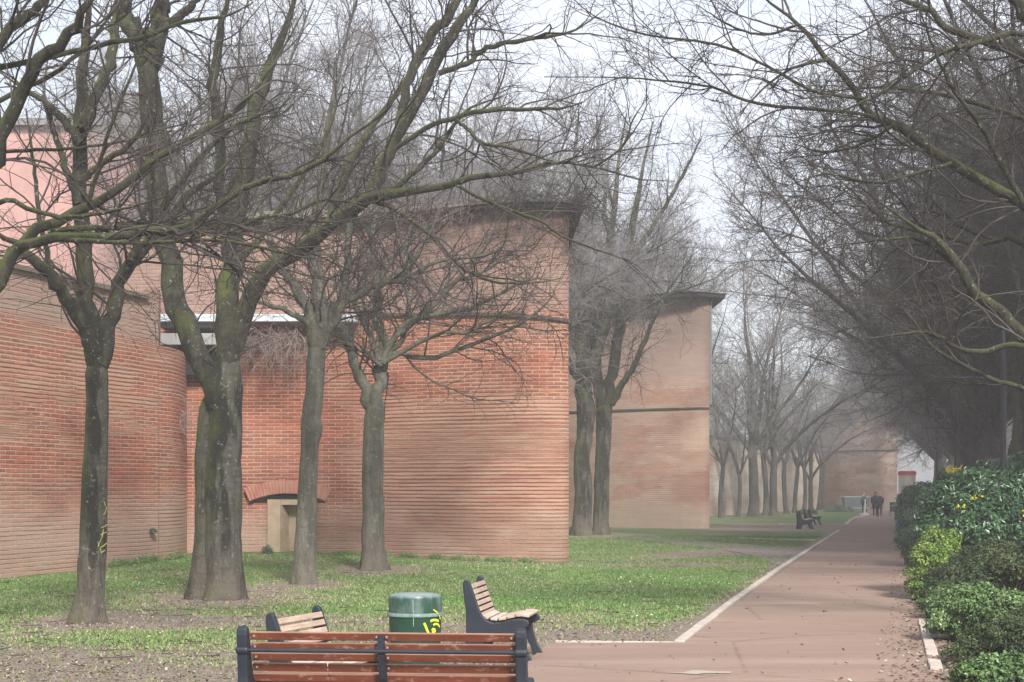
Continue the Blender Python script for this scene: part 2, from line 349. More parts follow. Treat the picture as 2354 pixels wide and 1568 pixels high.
def path_mat(name, a, b, gravel=.0):
    m = NB(name); co = m.coord('Object'); n1 = m.noise(co, .5, 5, .6); n2 = m.noise(co, 6, 6, .7); n3 = m.noise(co, 90, 3, .7)
    st = m.noise(m.coord('Object', scale=(.25, 1.6, 1)), .8, 5, .7)
    c = m.mix(m.ramp(n1, .3, .7), a, b); c = m.mix(m.ramp(st, .5, .7, 0, .5), c, tuple(q*.72 for q in b)); c = m.mix(m.ramp(n2, .55, .75, 0, .35), c, (.36,.27,.215)); c = m.mix(m.ramp(m.noise(m.coord('Object', scale=(.18, .9, 1), loc=(4,2,0)), 1.1, 6, .7), .5, .66, 0, .6), c, (.37,.285,.235)); dk = m.noise(co, 2.3, 6, .75); c = m.mix(m.ramp(dk, .58, .72, 0, .5), c, (.17,.12,.095)); vo = m.n.new('ShaderNodeTexVoronoi'); vo.feature = 'DISTANCE_TO_EDGE'; m.L(m.coord('Object', scale=(1,.7,1)), vo.inputs[0]); vo.inputs['Scale'].default_value = .35; c = m.mix(m.math('MULTIPLY', m.ramp(vo.outputs[0], .0, .012, 1, 0), m.ramp(dk, .42, .5, 0, .6)), c, (.1,.075,.06))
    c = m.mix(m.ramp(n3, .35, .75, 0, .6), c, tuple(q*.62 for q in a)); 
    m.col(c); m.b.inputs['Roughness'].default_value = .9; m.bump(n3, .35, .006); return m.m
M['ground'] = ground_mat(); M['path'] = path_mat('brown_asphalt', (.30,.205,.155), (.255,.178,.142)); M['gravel'] = path_mat('grey_gravel', (.24,.21,.19), (.19,.165,.15))
M['kerb'] = simple('pale_kerb_stone', (.54,.47,.41), .85, .3, 3, c2=(.38,.32,.27), bump=.3)

hero_bases = {'a': (200,1432), 'b': (488,1378), 'c': (700,1343), 'd': (858,1313), 'e': (1338,1231), 'f': (1381,1229)}
for k_, r_ in zip('abcdef', (.9,1.5,.8,.9,1.2,1.2)): x_, y_ = gp(*hero_bases[k_]); TREE_SPOTS.append((x_, y_, r_))

def grid(name, xs, ys, mat, kind='structure', z=0):
    X, Y = np.meshgrid(xs, ys); nx, ny = len(xs), len(ys)
    Z = terr(X, Y)+z
    if z == 0: Z = Z+.012*fbm(X, Y, 3.0, 3)*((X-KX*Y < -2.9) | (X-KX*Y > .8))
    V = np.stack([X, Y, Z], -1).reshape(-1, 3)
    i = np.arange(nx-1); j = np.arange(ny-1); I, J = np.meshgrid(i, j); a = (J*nx+I).ravel()
    me = np_mesh(name, V, np.stack([a, a+1, a+nx+1, a+nx], 1), cols=soil(X, Y).ravel())
    return tag(mesh_obj(name, me, mat), kind=kind)
xs = np.concatenate([[-1200,-300,-80,-35], np.arange(-18, 14, .2), np.arange(14, 60, .7), [80,300,1200]])
ys = np.concatenate([[-300,-60,-15,0,6], np.arange(9, 30, .2), np.arange(30, 60, .35), np.arange(60, 180, 1.0), [230,400,900,2500]])
grid('ground', xs, ys, M['ground'])

def sheet(name, outline, mat, z=.006, wob=0, seg=.5, kind='structure', seed=1):
    rnd = random.Random(seed); pts = []
    for i, a in enumerate(outline):
        b = outline[(i+1) % len(outline)]; n = max(1, int(math.dist(a, b)/seg)) if wob else 1
        for k in range(n):
            t = k/n; j = wob*(rnd.random()-.5)*2 if (wob and k) else 0
            pts.append((a[0]+(b[0]-a[0])*t+j, a[1]+(b[1]-a[1])*t+j*.5))
    me = bpy.data.meshes.new(name); me.from_pydata([(x, y, z) for x, y in pts], [], [tuple(range(len(pts)))])
    bm = bmesh.new(); bm.from_mesh(me); bmesh.ops.triangulate(bm, faces=bm.faces); bmesh.ops.recalc_face_normals(bm, faces=bm.faces)
    if bm.faces[:] and bm.faces[0].normal.z < 0: bmesh.ops.reverse_faces(bm, faces=bm.faces)
    bm.to_mesh(me); bm.free()
    return tag(mesh_obj(name, me, mat), kind=kind)
rr = random.Random(3)
M['bed'] = simple('dark_mulch', (.075,.055,.042), .97, .5, 14, c2=(.15,.115,.085), bump=.8)
sheet('soil_bed', [(lane(.42+.12*math.sin(y*1.3), y), y) for y in np.arange(9, 62, .8)]+[(lane(14, 62), 62), (lane(14, 9), 9)], M['bed'], z=.014)
YK = dep(1480)
left_edge = [(lane(-2.53, y), y) for y in np.arange(YK, 146, 3)]
right_edge = [(lane(.36+.10*math.sin(y*.7)+rr.uniform(-.07,.07)+(.14 if y < 19 else 0), y), y) for y in np.concatenate([[144, 120, 100, 80, 60], np.arange(50, 6, -.35)])]
cross = [(-3.0, 6), (-2.3, 9), (-1.2, 12), (-.2, 14.8)] + [gp(u, v) for u, v in ((1190,1552),(1225,1512),(1262,1482))]
sheet('path', left_edge+right_edge+cross, M['path'], z=.02)
# worn side path of grey gravel and an earth-edged track on the lawn
sheet('gravel_path', [gp(*p) for p in ((1462,1236),(1560,1241),(1640,1247),(1730,1254),(1815,1262),(1868,1262),(1800,1302),(1772,1296),(1745,1284),(1690,1270),(1620,1259),(1530,1248),(1440,1238))], M['gravel'], z=.016, wob=.12, seg=.7, seed=5)
def kerb(name, ln, wdt, h=.05, parent=None, step=1.0, z=.0, seed=1):
    rnd = random.Random(seed); mb = MB()
    for a, b in zip(ln[:-1], ln[1:]):
        L = math.dist(a, b); n = max(1, round(L/step)); ang = math.atan2(b[1]-a[1], b[0]-a[0])
        for i in range(n):
            t = (i+.5)/n; mb.box((a[0]+(b[0]-a[0])*t, a[1]+(b[1]-a[1])*t, z+h/2+rnd.uniform(-.006,.006)-.02), (L/n-.012, wdt+rnd.uniform(-.008,.008), h+.04), rz=ang+rnd.uniform(-.006,.006))
    return tag(mb.build(name, M['kerb'], parent, bevel=.008), kind='structure')
kerb('kerb', [(lane(-2.55, YK), YK), (lane(-2.64, 27), 27), (lane(-2.67, 36), 36), (lane(-2.62, 50), 50), gp(1927,1221)], .115)
kerb('kerb', [gp(1943,1207), gp(1956,1195), gp(1966,1190)], .16, seed=3)
kerb('kerb', [gp(1966,1190), gp(1986,1186.5)], .16, seed=3)
kerb('kerb', [gp(1562,1479.5), gp(1430,1478), gp(1275,1476)], .035, h=.028, seed=4)
kerb('kerb', [gp(1872,1243), gp(1790,1241.5), gp(1700,1238.5)], .09, h=.05, seed=6)
kerb('kerb', [gp(1790,1193+12), gp(1925,1206)], .06, h=.03, seed=6)
kerb('kerb', [gp(2121,1430), gp(2127,1458), gp(2143,1512)], .12, h=.05, seed=8)
kerb('kerb', [gp(2146,1524), gp(2152,1545)], .13, h=.05, seed=9, step=.5)
for i, y in enumerate((22.5, 26, 30.5)): kerb('kerb', [(lane(.5, y), y), (lane(.5, y+1.1), y+1.1)], .14, h=.03, seed=12+i)
sheet('painted_marking', [gp(*p) for p in ((1514,1551.5),(1570,1551),(1592,1546),(1640,1548),(1680,1549.5),(1680,1553.5),(1620,1553),(1600,1556),(1560,1553))], simple('worn_white_paint', (.42,.36,.29), .8, .3, 9), z=.026)

# ------------------------------------------------------------------ lawn detail: grass blades and leaf litter
def scatter(n, xr, yr, keep, seed):
    g = np.random.default_rng(seed); y = yr[0]*(yr[1]/yr[0])**g.random(n); u = g.uniform(xr[0], xr[1], n); x = (u-CX)*y/F
    k = keep(x, y, g.random(n)); return x[k], y[k], g
def onpath(x, y):
    X = x-KX*y
    return ((X > -2.75) & (X < .3) & (y > YK-.05)) | ((y < YK+.02) & (x > -.2-(14.8-np.minimum(y,18))*.0) & (X < .3) & (x > .12+(y-16.5)*.16))
def in_wall(x, y): return (y > 40.3) & (x < 1.4) & (y < 60) | ((x < -8.4-(38.2-y)*.3+.1) & (y < 42)) | ((y > 38.4) & (x > -3) & (x < 1.45) & (y < 60))
def blades(name, n, seed, hmul=1.0, yr=(14.5, 62), xr=(-60, 2420)):
    x, y, g = scatter(n, xr, yr, lambda x, y, r: (soil(x, y)+.25*fbm(x, y, 6., 9) < .12+.85*r**.7) & ~onpath(x, y) & ~in_wall(x, y) & (x-KX*y < .3), seed)
    m = len(x); h = (.02+.03*g.random(m))*hmul*(1+.35*fbm(x, y, .8, 4)); wd = .006+.006*g.random(m)+.00022*y
    a = g.uniform(0, 2*PI, m); ln = g.uniform(.1, .8, m)*h; b = g.uniform(0, 2*PI, m); z = terr(x, y)-.005
    dx, dy = np.cos(a)*wd, np.sin(a)*wd
    V = np.stack([np.stack([x-dx, y-dy, z], 1), np.stack([x+dx, y+dy, z], 1), np.stack([x+np.cos(b)*ln, y+np.sin(b)*ln, z+h], 1)], 1).reshape(-1, 3)
    Fc = np.arange(3*m).reshape(-1, 3)
    t = np.repeat(np.clip(g.random(m)*.82+.55*np.maximum(soil(x, y)-.15, 0)+.15*fbm(x, y, .5, 2), 0, 1), 3)
    return np_mesh(name, V, Fc, smooth=False, cols=t)
def tint_mat(name, stops, rough=.7, trans=0.0, spec=.3):
    m = NB(name); a = m.n.new('ShaderNodeAttribute'); a.attribute_name = 'tint'
    r = m.n.new('ShaderNodeValToRGB'); r.color_ramp.elements[0].color = (*stops[0][1], 1); r.color_ramp.elements[0].position = stops[0][0]
    r.color_ramp.elements[1].color = (*stops[-1][1], 1); r.color_ramp.elements[1].position = stops[-1][0]
    for p, c in stops[1:-1]: e = r.color_ramp.elements.new(p); e.color = (*c, 1)
    m.L(a.outputs['Fac'], r.inputs[0]); m.col(r.outputs[0]); m.b.inputs['Roughness'].default_value = rough; m.b.inputs['Specular IOR Level'].default_value = spec
    return m.m
M['blade'] = tint_mat('grass_blade', ((0, (.06,.135,.028)), (.45, (.105,.21,.048)), (.75, (.19,.26,.085)), (1, (.36,.32,.19))))
M['litter'] = tint_mat('leaf_litter', ((0, (.06,.045,.03)), (.5, (.17,.13,.095)), (.88, (.28,.225,.17)), (1, (.5,.46,.4))))
M['daisy'] = tint_mat('pale_flecks', ((0, (.25,.22,.14)), (.4, (.5,.48,.38)), (1, (.75,.75,.68))))
tag(mesh_obj('grass', blades('grass', 520000, 5), M['blade']), 'short green grass of the lawn between the trees and the path', 'grass', kind='stuff')
def litter(n, seed, keep, yr, xr, size):
    x, y, g = scatter(n, xr, yr, keep, seed); m = len(x); s = size*(.5+g.random(m)); a = g.uniform(0, 2*PI, m); tl = g.uniform(-.5, .5, (m, 2)); z = terr(x, y)+.024+.5*s
    c, sn = np.cos(a)*s, np.sin(a)*s
    P = [np.stack([x+c, y+sn, z+tl[:,0]*s], 1), np.stack([x-sn*.6, y+c*.6, z+tl[:,1]*s], 1), np.stack([x-c, y-sn, z-tl[:,0]*s], 1), np.stack([x+sn*.6, y-c*.6, z-tl[:,1]*s], 1)]
    return np_mesh('leaf_litter', np.stack(P, 1).reshape(-1, 3), np.arange(4*m).reshape(-1, 4), smooth=False, cols=np.repeat(g.random(m)**1.3, 4))
tag(mesh_obj('leaf_litter', litter(85000, 8, lambda x, y, r: (soil(x, y) > .15+.7*r) & ~onpath(x, y) & ~in_wall(x, y) & (x-KX*y < .2), (14.5, 45), (-60, 2300), .013), M['litter']), 'brown dead leaves and clods on the bare earth patches of the lawn', 'dead leaves', kind='stuff')
tag(mesh_obj('daisies', litter(7000, 19, lambda x, y, r: (soil(x, y) < .5) & ~onpath(x, y) & ~in_wall(x, y) & (x-KX*y < -2.8) & (fbm(x, y, .7, 12) > .05-.5*r), (15, 42), (-60, 2100), .014), M['daisy']), 'small pale daisies and leaf flecks sprinkled over the lawn', 'daisies', kind='stuff')
tag(mesh_obj('leaf_litter', litter(26000, 9, lambda x, y, r: ((x-KX*y > .25) & (x-KX*y < 4)) | ((x-KX*y > -.25+.6*r) & (x-KX*y < .4)) | (onpath(x, y) & (r > .985)), (14.5, 60), (1200, 2400), .02), M['litter']), 'dead leaves and mulch under the shrubs beside the path', 'dead leaves', kind='stuff')

# ------------------------------------------------------------------ walls
def wall_mesh(name, pts, z0, z1, mat, parent, closed=False, dz=.5, ds=.6, rough=.008, uoff=0, zfun=None):
    P = [Vector((x, y, 0)) for x, y in pts]
    if closed: P.append(P[0])
    line = []; s = uoff
    for a, b in zip(P[:-1], P[1:]):
        n = max(1, int((b-a).length/ds))
        for k in range(n): line.append((a+(b-a)*k/n, s+(b-a).length*k/n))
        s += (b-a).length
    line.append((P[-1], s)); nz_ = max(2, int((z1-z0)/dz)); V = []; UV = []
    for i, (p, s) in enumerate(line):
        a = line[max(i-1, 0)][0]; b = line[min(i+1, len(line)-1)][0]; t = (b-a).normalized(); nrm = Vector((t.y, -t.x, 0))
        top = zfun(s) if zfun else z1
        for j in range(nz_+1):
            z = z0+(top-z0)*j/nz_; o = mnoise.noise(Vector((s*.35, z*.35, uoff+3)))*rough*2+mnoise.noise(Vector((s*1.7, z*1.7, uoff)))*rough
            q = p+nrm*o; V.append((q.x, q.y, z)); UV.append((s, z))
    k = nz_+1; Fc = [(i*k+j, (i+1)*k+j, (i+1)*k+j+1, i*k+j+1) for i in range(len(line)-1) for j in range(nz_)]
    me = np_mesh(name, V, Fc, uv=UV, smooth=True)
    return mesh_obj(name, me, mat, parent)
def offset_line(pts, o):
    out_ = []
    for i in range(len(pts)):
        a = Vector(pts[max(i-1, 0)]); b = Vector(pts[min(i+1, len(pts)-1)]); t = (b-a).normalized(); out_.append((pts[i][0]+t.y*o, pts[i][1]-t.x*o))
    return out_
def ledge(name, pts, z, h, outw, mat, parent, inner=.15, zs=None):
    A = offset_line(pts, outw); B = offset_line(pts, -inner); mb = MB(); n = len(pts); zs = zs or [z]*n
    V = []
    for i in range(n): V += [(*B[i], zs[i]), (*A[i], zs[i]), (*A[i], zs[i]+h), (*B[i], zs[i]+h)]
    Fc = [(i*4+j, i*4+(j+1)%4, (i+1)*4+(j+1)%4, (i+1)*4+j) for i in range(n-1) for j in range(4)]+[(0,1,2,3), (4*n-1,4*n-2,4*n-3,4*n-4)]
    mb.add(V, Fc); return mb.build(name, mat, parent)
def ud(u, y): return ((u-CX)*y/F, y)

# --- bastion one
front = [ud(283,41.5), ud(340,41.3), ud(430,41.1), ud(600,41.0), ud(760,40.9), ud(850,40.6), ud(940,40.1), ud(1030,39.5), ud(1110,39.05), ud(1180,38.8), ud(1240,38.7), ud(1285,38.72), ud(1307,38.85)]
back = [(front[-1][0]-.15, 47), (front[-1][0]-1.0, 54), (-6, 56), (-10.5, 56), (-10.45, 42)]
b1 = empty('brick_bastion', (0,0,0), label='large red brick bastion with arched opening, behind the four nearest trees', cat='bastion')
# opening cut: wall front built as pieces around the arch recess (u 622..720)
wl = wall_mesh('wall', front+back, -.3, 8.8, M['brick'], b1, closed=True, ds=.5)
cut = MB(); oc = ud(668, 41); cut.box((oc[0], 41.0, .82), (1.2, 1.1, 1.9)); cut2 = MB(); cut2.box(((662-CX)*41/F, 41.0, 1.575), (1.96, .5, .19)); 
cu = cut.build('cutter', None); bo = wl.modifiers.new('cut', 'BOOLEAN'); bo.object = cu; bo.operation = 'DIFFERENCE'; bo.solver = 'EXACT'; cu2 = cut2.build('cutter', None); bo2 = wl.modifiers.new('cut', 'BOOLEAN'); bo2.object = cu2; bo2.operation = 'DIFFERENCE'; bo2.solver = 'EXACT'
# close the wall top and bottom for a clean cut
def closed_copy(o):
    bm = bmesh.new(); bm.from_mesh(o.data); bmesh.ops.remove_doubles(bm, verts=bm.verts, dist=.002)
    bmesh.ops.holes_fill(bm, edges=[e for e in bm.edges if e.is_boundary], sides=0); bm.to_mesh(o.data); bm.free()
closed_copy(wl)
dg = bpy.context.evaluated_depsgraph_get(); ev = wl.evaluated_get(dg); nm = bpy.data.meshes.new_from_object(ev); wl.modifiers.clear(); wl.data = nm
bpy.data.objects.remove(cu); bpy.data.objects.remove(cu2)
ls = front[4:]; ls = [ud(820,40.75)]+front[5:]+[(front[-1][0]-.05, 41)]
zs = [6.38-(6.38-5.95)*i/(len(ls)-2) for i in range(len(ls)-1)]+[5.95]
ledge('string_course', ls, 6, .075, .08, M['stone'], b1, zs=zs)
eave = front+[(front[-1][0]-.15, 47), (front[-1][0]-1.0, 54)]
ledge('eave', eave, 8.79, .09, .34, M['underside'], b1)
rf = MB(); A = offset_line(eave, .40); n = len(A); ridge = [(-6+ (i/(n-1))*4.0, 47, 10.3) for i in range(n)]
rf.add([(*p, 8.885) for p in A]+ridge, [(i, i+1, n+i+1, n+i) for i in range(n-1)]); rf.build('roof', M['tile'], b1)
# arch + niche
yF = 40.93
arch = empty('window_niche', (oc[0], yF, 0)); arch.parent = b1
am = MB(); cxa = (662-CX)*41/F; Rr = 2.9; zc = 2.09-Rr; nb = 25
for i in range(nb):
    a = R(90)+(.5-(i+.5)/nb)*R(46); a0 = a+R(46)/nb*.40; a1 = a-R(46)/nb*.40; r0, r1 = Rr-.36, Rr+random.uniform(-.02,.02)
    P = []
    for yy in (-.07+random.uniform(-.008,.008), .12):
        for (r, q) in ((r0, a0), (r0, a1), (r1, a1), (r1, a0)): P.append((cxa-oc[0]+r*math.cos(q), yy, zc+r*math.sin(q)))
    am.add(P, [(0,1,2,3),(4,7,6,5),(0,4,5,1),(1,5,6,2),(2,6,7,3),(3,7,4,0)])
am.build('brick_arch', M['voussoir'], arch)
mm_ = MB(); pts = [(cxa-oc[0]+r*math.cos(R(90)+t*R(23.2)), zc+r*math.sin(R(90)+t*R(23.2))) for r, ts in ((Rr-.03, [1,.75,.5,.25,0,-.25,-.5,-.75,-1]), (Rr-.33, [-1,-.75,-.5,-.25,0,.25,.5,.75,1])) for t in ts]
n = len(pts); mm_.add([(x, -.045, z) for x, z in pts]+[(x, .1, z) for x, z in pts], [tuple(range(n)), tuple(reversed(range(n, 2*n)))]+[(i, (i+1)%n, n+(i+1)%n, n+i) for i in range(n)])
mm_.build('arch_mortar', M['mortar'], arch)
pn = MB(); pn.box((-.43, .28, .72), (.34, .55, 1.7)); pn.box((.43, .28, .72), (.34, .55, 1.7)); pn.box((0, .5, .72), (.56, .1, 1.62)); pn.box((-.2,.42,.66), (.05,.1,1.5)); pn.box((0,.3,1.50), (.53,.5,.14)); 
pn.add([(-.255,.0,-.1),(-.255,.44,-.1),(-.255,.44,1.43),(-.255,.0,1.43),(-.10,.42,-.1),(-.10,.42,1.30)], [(0,4,5,3),(0,1,4),(3,5,2),(1,2,5,4)])
pn.build('stone_surround', M['plaster'], arch)
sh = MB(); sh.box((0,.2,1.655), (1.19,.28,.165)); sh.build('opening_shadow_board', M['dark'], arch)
# zinc-covered shelf roof and grey beam in the corner
cn = empty('zinc_canopy', (*ud(560,40.8), 6.1), label='white zinc-topped shelf roof along the brick facade above the forked tree', cat='canopy')
c0 = Vector((*ud(560,40.8), 6.1))
def bw(mb, u0, u1, v0, v1, y0, y1):
    xa, xb = (u0-CX)*y0/F, (u1-CX)*y0/F; za, zb = EYE-(v1-VH)*y0/F, EYE-(v0-VH)*y0/F
    mb.box(((xa+xb)/2-c0.x, (y0+y1)/2-c0.y, (za+zb)/2-c0.z), (xb-xa, y1-y0, zb-za))
q = MB(); bw(q, 366, 818, 722, 739, 40.1, 41.05); q.build('zinc_sheet', M['flash'], cn, bevel=.01)
q = MB(); bw(q, 366, 545, 741, 752, 40.35, 41.02); bw(q, 366, 545, 766, 792, 40.2, 41.03); q.build('beam', M['concrete'], cn)
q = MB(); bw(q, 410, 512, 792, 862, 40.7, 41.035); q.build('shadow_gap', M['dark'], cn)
# dead creeper hanging under the shelf
# --- left wall
lw0 = ud(0, 32.0); lw1 = ud(364, 38.15); dx, dy = lw1[0]-lw0[0], lw1[1]-lw0[1]
lw = empty('brick_wall', (lw0[0], lw0[1], 0), label='tall red brick wall running back from the left frame edge, in front of the pink house', cat='wall')
lw.location = (0,0,0)
st = (lw0[0]-dx*2.3, lw0[1]-dy*2.3); Lt = math.hypot(dx, dy)*3.3
wa = wall_mesh('wall', [st, lw1], -.2, 6.42, M['brick_left'], lw, ds=.5, zfun=lambda s: 6.42+(.32 if s > Lt-1.0 else 0)+.03*math.sin(s*3))
wall_mesh('wall_end', [lw1, (lw1[0]-.05, lw1[1]+.45), (lw1[0]-.9, lw1[1]+3)], -.2, 6.7, M['brick_left'], lw, ds=.4)
top = MB(); nn = Vector((dy, -dx)).normalized()
ledge('coping', [st, (lw1[0]-dx*.09, lw1[1]-dy*.09)], 6.40, .1, .1, M['tile'], lw, inner=.6)
wall_mesh('curved_return', [(lw1[0]+.0, lw1[1]+.05), ud(392,38.75), ud(412,39.5), ud(424,40.3), ud(430,41.1)], -.2, 5.35, M['brick_left'], lw, ds=.3, uoff=Lt)
# small pipe down the wall end
tf = Vector((*ud(352,37.9), 1.25))

# --- bastion two
f2 = [ud(1180,79.5), ud(1330,77.5), ud(1400,76.4), ud(1480,75.3), ud(1560,74.4), ud(1605,74.1), ud(1630,74.2)]
b2b = [(f2[-1][0]-.1, 84), (f2[-1][0]-1.5, 92), (f2[0][0], 104)]
b2 = empty('brick_bastion', (0,0,0), label='second brick bastion with a smooth wall and dark string line, beyond the twin trunks', cat='bastion')
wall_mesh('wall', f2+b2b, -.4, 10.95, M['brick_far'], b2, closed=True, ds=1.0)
ledge('string_course', f2, 5.68, .07, .07, M['stone'], b2)
ev2 = f2+b2b[:2]
ledge('eave', ev2, 10.93, .2, .75, M['underside'], b2)
q = MB(); A = offset_line(ev2, .85); n = len(A); q.add([(*p, 11.135) for p in A]+[(f2[0][0]+1.5+i*.6, 88, 12.9) for i in range(n)], [(i, i+1, n+i+1, n+i) for i in range(n-1)]); q.build('roof', M['tile'], b2)
q = MB(); q.tube([(f2[-1][0]+.07, 74.33, 10.9), (f2[-1][0]+.07, 74.33, 5.9)], .07, 6); q.build('downpipe', M['concrete'], b2)
# --- curtain wall
cw = empty('curtain_wall', (0,0,0), label='long pale pinkish curtain wall behind the row of slim trees', cat='wall')
cl = [ud(1540,106), ud(1662,113), ud(1780,132), ud(1890,156)]
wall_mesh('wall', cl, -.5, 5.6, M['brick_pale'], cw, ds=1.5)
ledge('coping', cl, 5.58, .15, .12, M['tile'], cw, inner=.5)
# --- bastion three
f3 = [ud(1868,160), ud(1890,154.5), ud(1930,150.5), ud(1980,148), ud(2062,147)]
b3 = empty('brick_bastion', (0,0,0), label='farthest brick bastion closing the end of the path behind the walkers', cat='bastion')
wall_mesh('wall', f3+[(f3[-1][0]+.8, 158), (f3[0][0], 172)], -.5, 9.4, M['brick_hazed'], b3, closed=True, ds=1.5, uoff=40)
ledge('string_course', f3, 5.55, .1, .1, M['stone'], b3)
ledge('eave', f3+[(f3[-1][0]+.8, 158)], 9.38, .22, .7, M['underside'], b3)
q = MB(); A = offset_line(f3, .8); n = len(A); q.add([(*p, 9.605) for p in A]+[(33+i*.5, 160, 11.2) for i in range(n)], [(i, i+1, n+i+1, n+i) for i in range(n-1)]); q.build('roof', M['tile'], b3)

# --- pink house, pale buildings
ph = empty('pink_house', ud(100, 58), label='pink plastered house rising behind the left brick wall', cat='house')
def hbox(par, name, mat, u0, u1, ztop, y0, y1, zb=-.2, bevel=0, inset=0):
    xa, xb = (u0-CX)*y0/F, (u1-CX)*y0/F; q = MB(); k = max(1, y1/y0) if xa > 0 else 1; px, py = par.location.x, par.location.y; q.prism([(xa-px, y0-py), (xb-px, y0-py), (xb*k-px, y1-py), (xa*k-px, y1-py)], 'z', zb, ztop); return q.build(name, mat, par, bevel=bevel)
hbox(ph, 'wall', M['pink'], -700, 312, 15.3, 58, 70)
q = hbox(ph, 'roof', M['grey_roof'], -720, 318, 15.55, 57.7, 70.3, zb=15.3)
hbox(ph, 'chimney', M['grey_roof'], 248, 272, 16.7, 59, 60, zb=15.5); hbox(ph, 'chimney', M['grey_roof'], 283, 309, 16.9, 59, 60.2, zb=15.5)
pb = empty('pale_building', ud(2400, 62), label='white stone-fronted building glimpsed behind the lamp post at the right edge', cat='building')
hbox(pb, 'wall', M['white_plaster'], 2284, 2760, 6.6, 62, 74)
for u in (2286, 2306, 2420): hbox(pb, 'pilaster', M['cream'], u, u+10, 6.5, 61.8, 62.1)
q = MB()
for z in (2.4, 3.6, 4.8, 5.4): 
    xa, xb = (2318-CX)*62/F, (2700-CX)*62/F; q.box(((xa+xb)/2-pb.location.x, -.02, z), (xb-xa, .06, .05))
q.build('stone_band', M['grey_plaster'], pb)
kb = empty('grey_house', ud(2110, 175), label='pale grey gabled building beyond the far end of the path, above the kiosk', cat='house')
hbox(kb, 'wall', M['grey_plaster'], 2058, 2150, 8.6, 175, 185); hbox(kb, 'roof', M['grey_roof'], 2054, 2154, 8.9, 174.6, 185.4, zb=8.6)
kk = empty('kiosk', ud(2084, 128), label='small cream kiosk with a red fascia at the path end', cat='kiosk')
hbox(kk, 'wall', M['cream'], 2064, 2104, 3.1, 128, 130.5); hbox(kk, 'fascia', M['redpaint'], 2063, 2105.5, 3.36, 127.9, 130.6, zb=3.1); hbox(kk, 'roof', M['grey_plaster'], 2065, 2103, 3.43, 128.1, 130.4, zb=3.36)
hbox(kk, 'panel', M['greybox'], 2072, 2098, 2.2, 127.96, 128.05, zb=.9)

# ------------------------------------------------------------------ trees
def unit(a): return a/np.maximum(np.linalg.norm(a, axis=-1, keepdims=True), 1e-9)
def tubes(P, Rd, k):
    M_, n, _ = P.shape; T = np.empty_like(P); T[:,1:-1] = P[:,2:]-P[:,:-2]; T[:,0] = P[:,1]-P[:,0]; T[:,-1] = P[:,-1]-P[:,-2]; T = unit(T)
    main = unit((P[:,-1]-P[:,0])[:,None]); ref = np.where(np.abs(main[...,2:3]) < .8, np.array([0,0,1.]), np.array([1.,0,0])); ref = np.broadcast_to(ref, T.shape)
    A = unit(np.cross(T, ref)); B = np.cross(T, A); an = 2*PI*np.arange(k)/k
    V = P[:,:,None]+(A[:,:,None]*np.cos(an)[:,None]+B[:,:,None]*np.sin(an)[:,None])*Rd[:,:,None,None]
    i = np.arange(M_)[:,None,None]*n*k; j = np.arange(n-1)[None,:,None]*k; l = np.arange(k)[None,None,:]; l2 = (l+1) % k
    Fc = np.stack([i+j+l, i+j+l2, i+j+k+l2, i+j+k+l], -1).reshape(-1, 4)
    return V.reshape(-1, 3), Fc
def join(parts):
    Vs, Fs, b = [], [], 0
    for V, Fc in parts: Vs.append(V); Fs.append(Fc+b); b += len(V)
    return np.concatenate(Vs), np.concatenate(Fs)
def spawn(P, Rd, g, dens, L, ang, n, rf, rmin, curl=.14, up=.0, t0=.12, t1=1.0, taper=.3, lin=.55):
    seg = np.linalg.norm(P[:,1:]-P[:,:-1], axis=-1).sum(1); tot = max(1, int(dens*seg.sum())); idx = g.choice(len(P), tot, p=seg/seg.sum())
    t = t0+(t1-t0)*g.random(tot); f = t*(P.shape[1]-1); i0 = np.minimum(f.astype(int), P.shape[1]-2); fr = (f-i0)[:,None]
    base = P[idx,i0]*(1-fr)+P[idx,i0+1]*fr; tan = unit(P[idx,i0+1]-P[idx,i0]); r0 = Rd[idx,i0]*(1-fr[:,0])+Rd[idx,i0+1]*fr[:,0]
    rnd = g.normal(size=(tot,3)); perp = unit(rnd-(rnd*tan).sum(1, keepdims=True)*tan); a = np.radians(g.uniform(ang[0], ang[1], tot))[:,None]
    D = unit(np.cos(a)*tan+np.sin(a)*perp+np.array([0,0,up])); ln = g.uniform(L[0], L[1], tot)*(1-lin*t)
    step = (ln/(n-1))[:,None]; Q = np.empty((tot, n, 3)); Q[:,0] = base; bend = g.normal(size=(tot,3))*curl*.6
    for j in range(1, n):
        D = unit(D+bend+g.normal(size=(tot,3))*curl+np.array([0,0,up*.35])); Q[:,j] = Q[:,j-1]+D*step
    r = np.minimum(r0*rf, .007+ln*.0055); r = np.maximum(r, rmin); tt = np.linspace(1, taper, n)
    return Q, np.maximum(r[:,None]*tt, rmin*.6)
def resample(pts, rad, n, g, jit=.0):
    pts = np.array(pts, float); rad = np.array(rad, float); m = len(pts)
    ext = np.vstack([2*pts[0]-pts[1], pts, 2*pts[-1]-pts[-2]]); s = np.linspace(0, m-1, n); O = np.empty((n,3)); Rr_ = np.interp(s, np.arange(m), rad)
    for q, x in enumerate(s):
        i = min(int(x), m-2); t = x-i; p0, p1, p2, p3 = ext[i], ext[i+1], ext[i+2], ext[i+3]
        O[q] = .5*((2*p1)+(-p0+p2)*t+(2*p0-5*p1+4*p2-p3)*t*t+(-p0+3*p1-3*p2+p3)*t**3)
    if jit: O[1:-1] += g.normal(size=(n-2,3))*jit*Rr_[1:-1,None]
    return O, Rr_

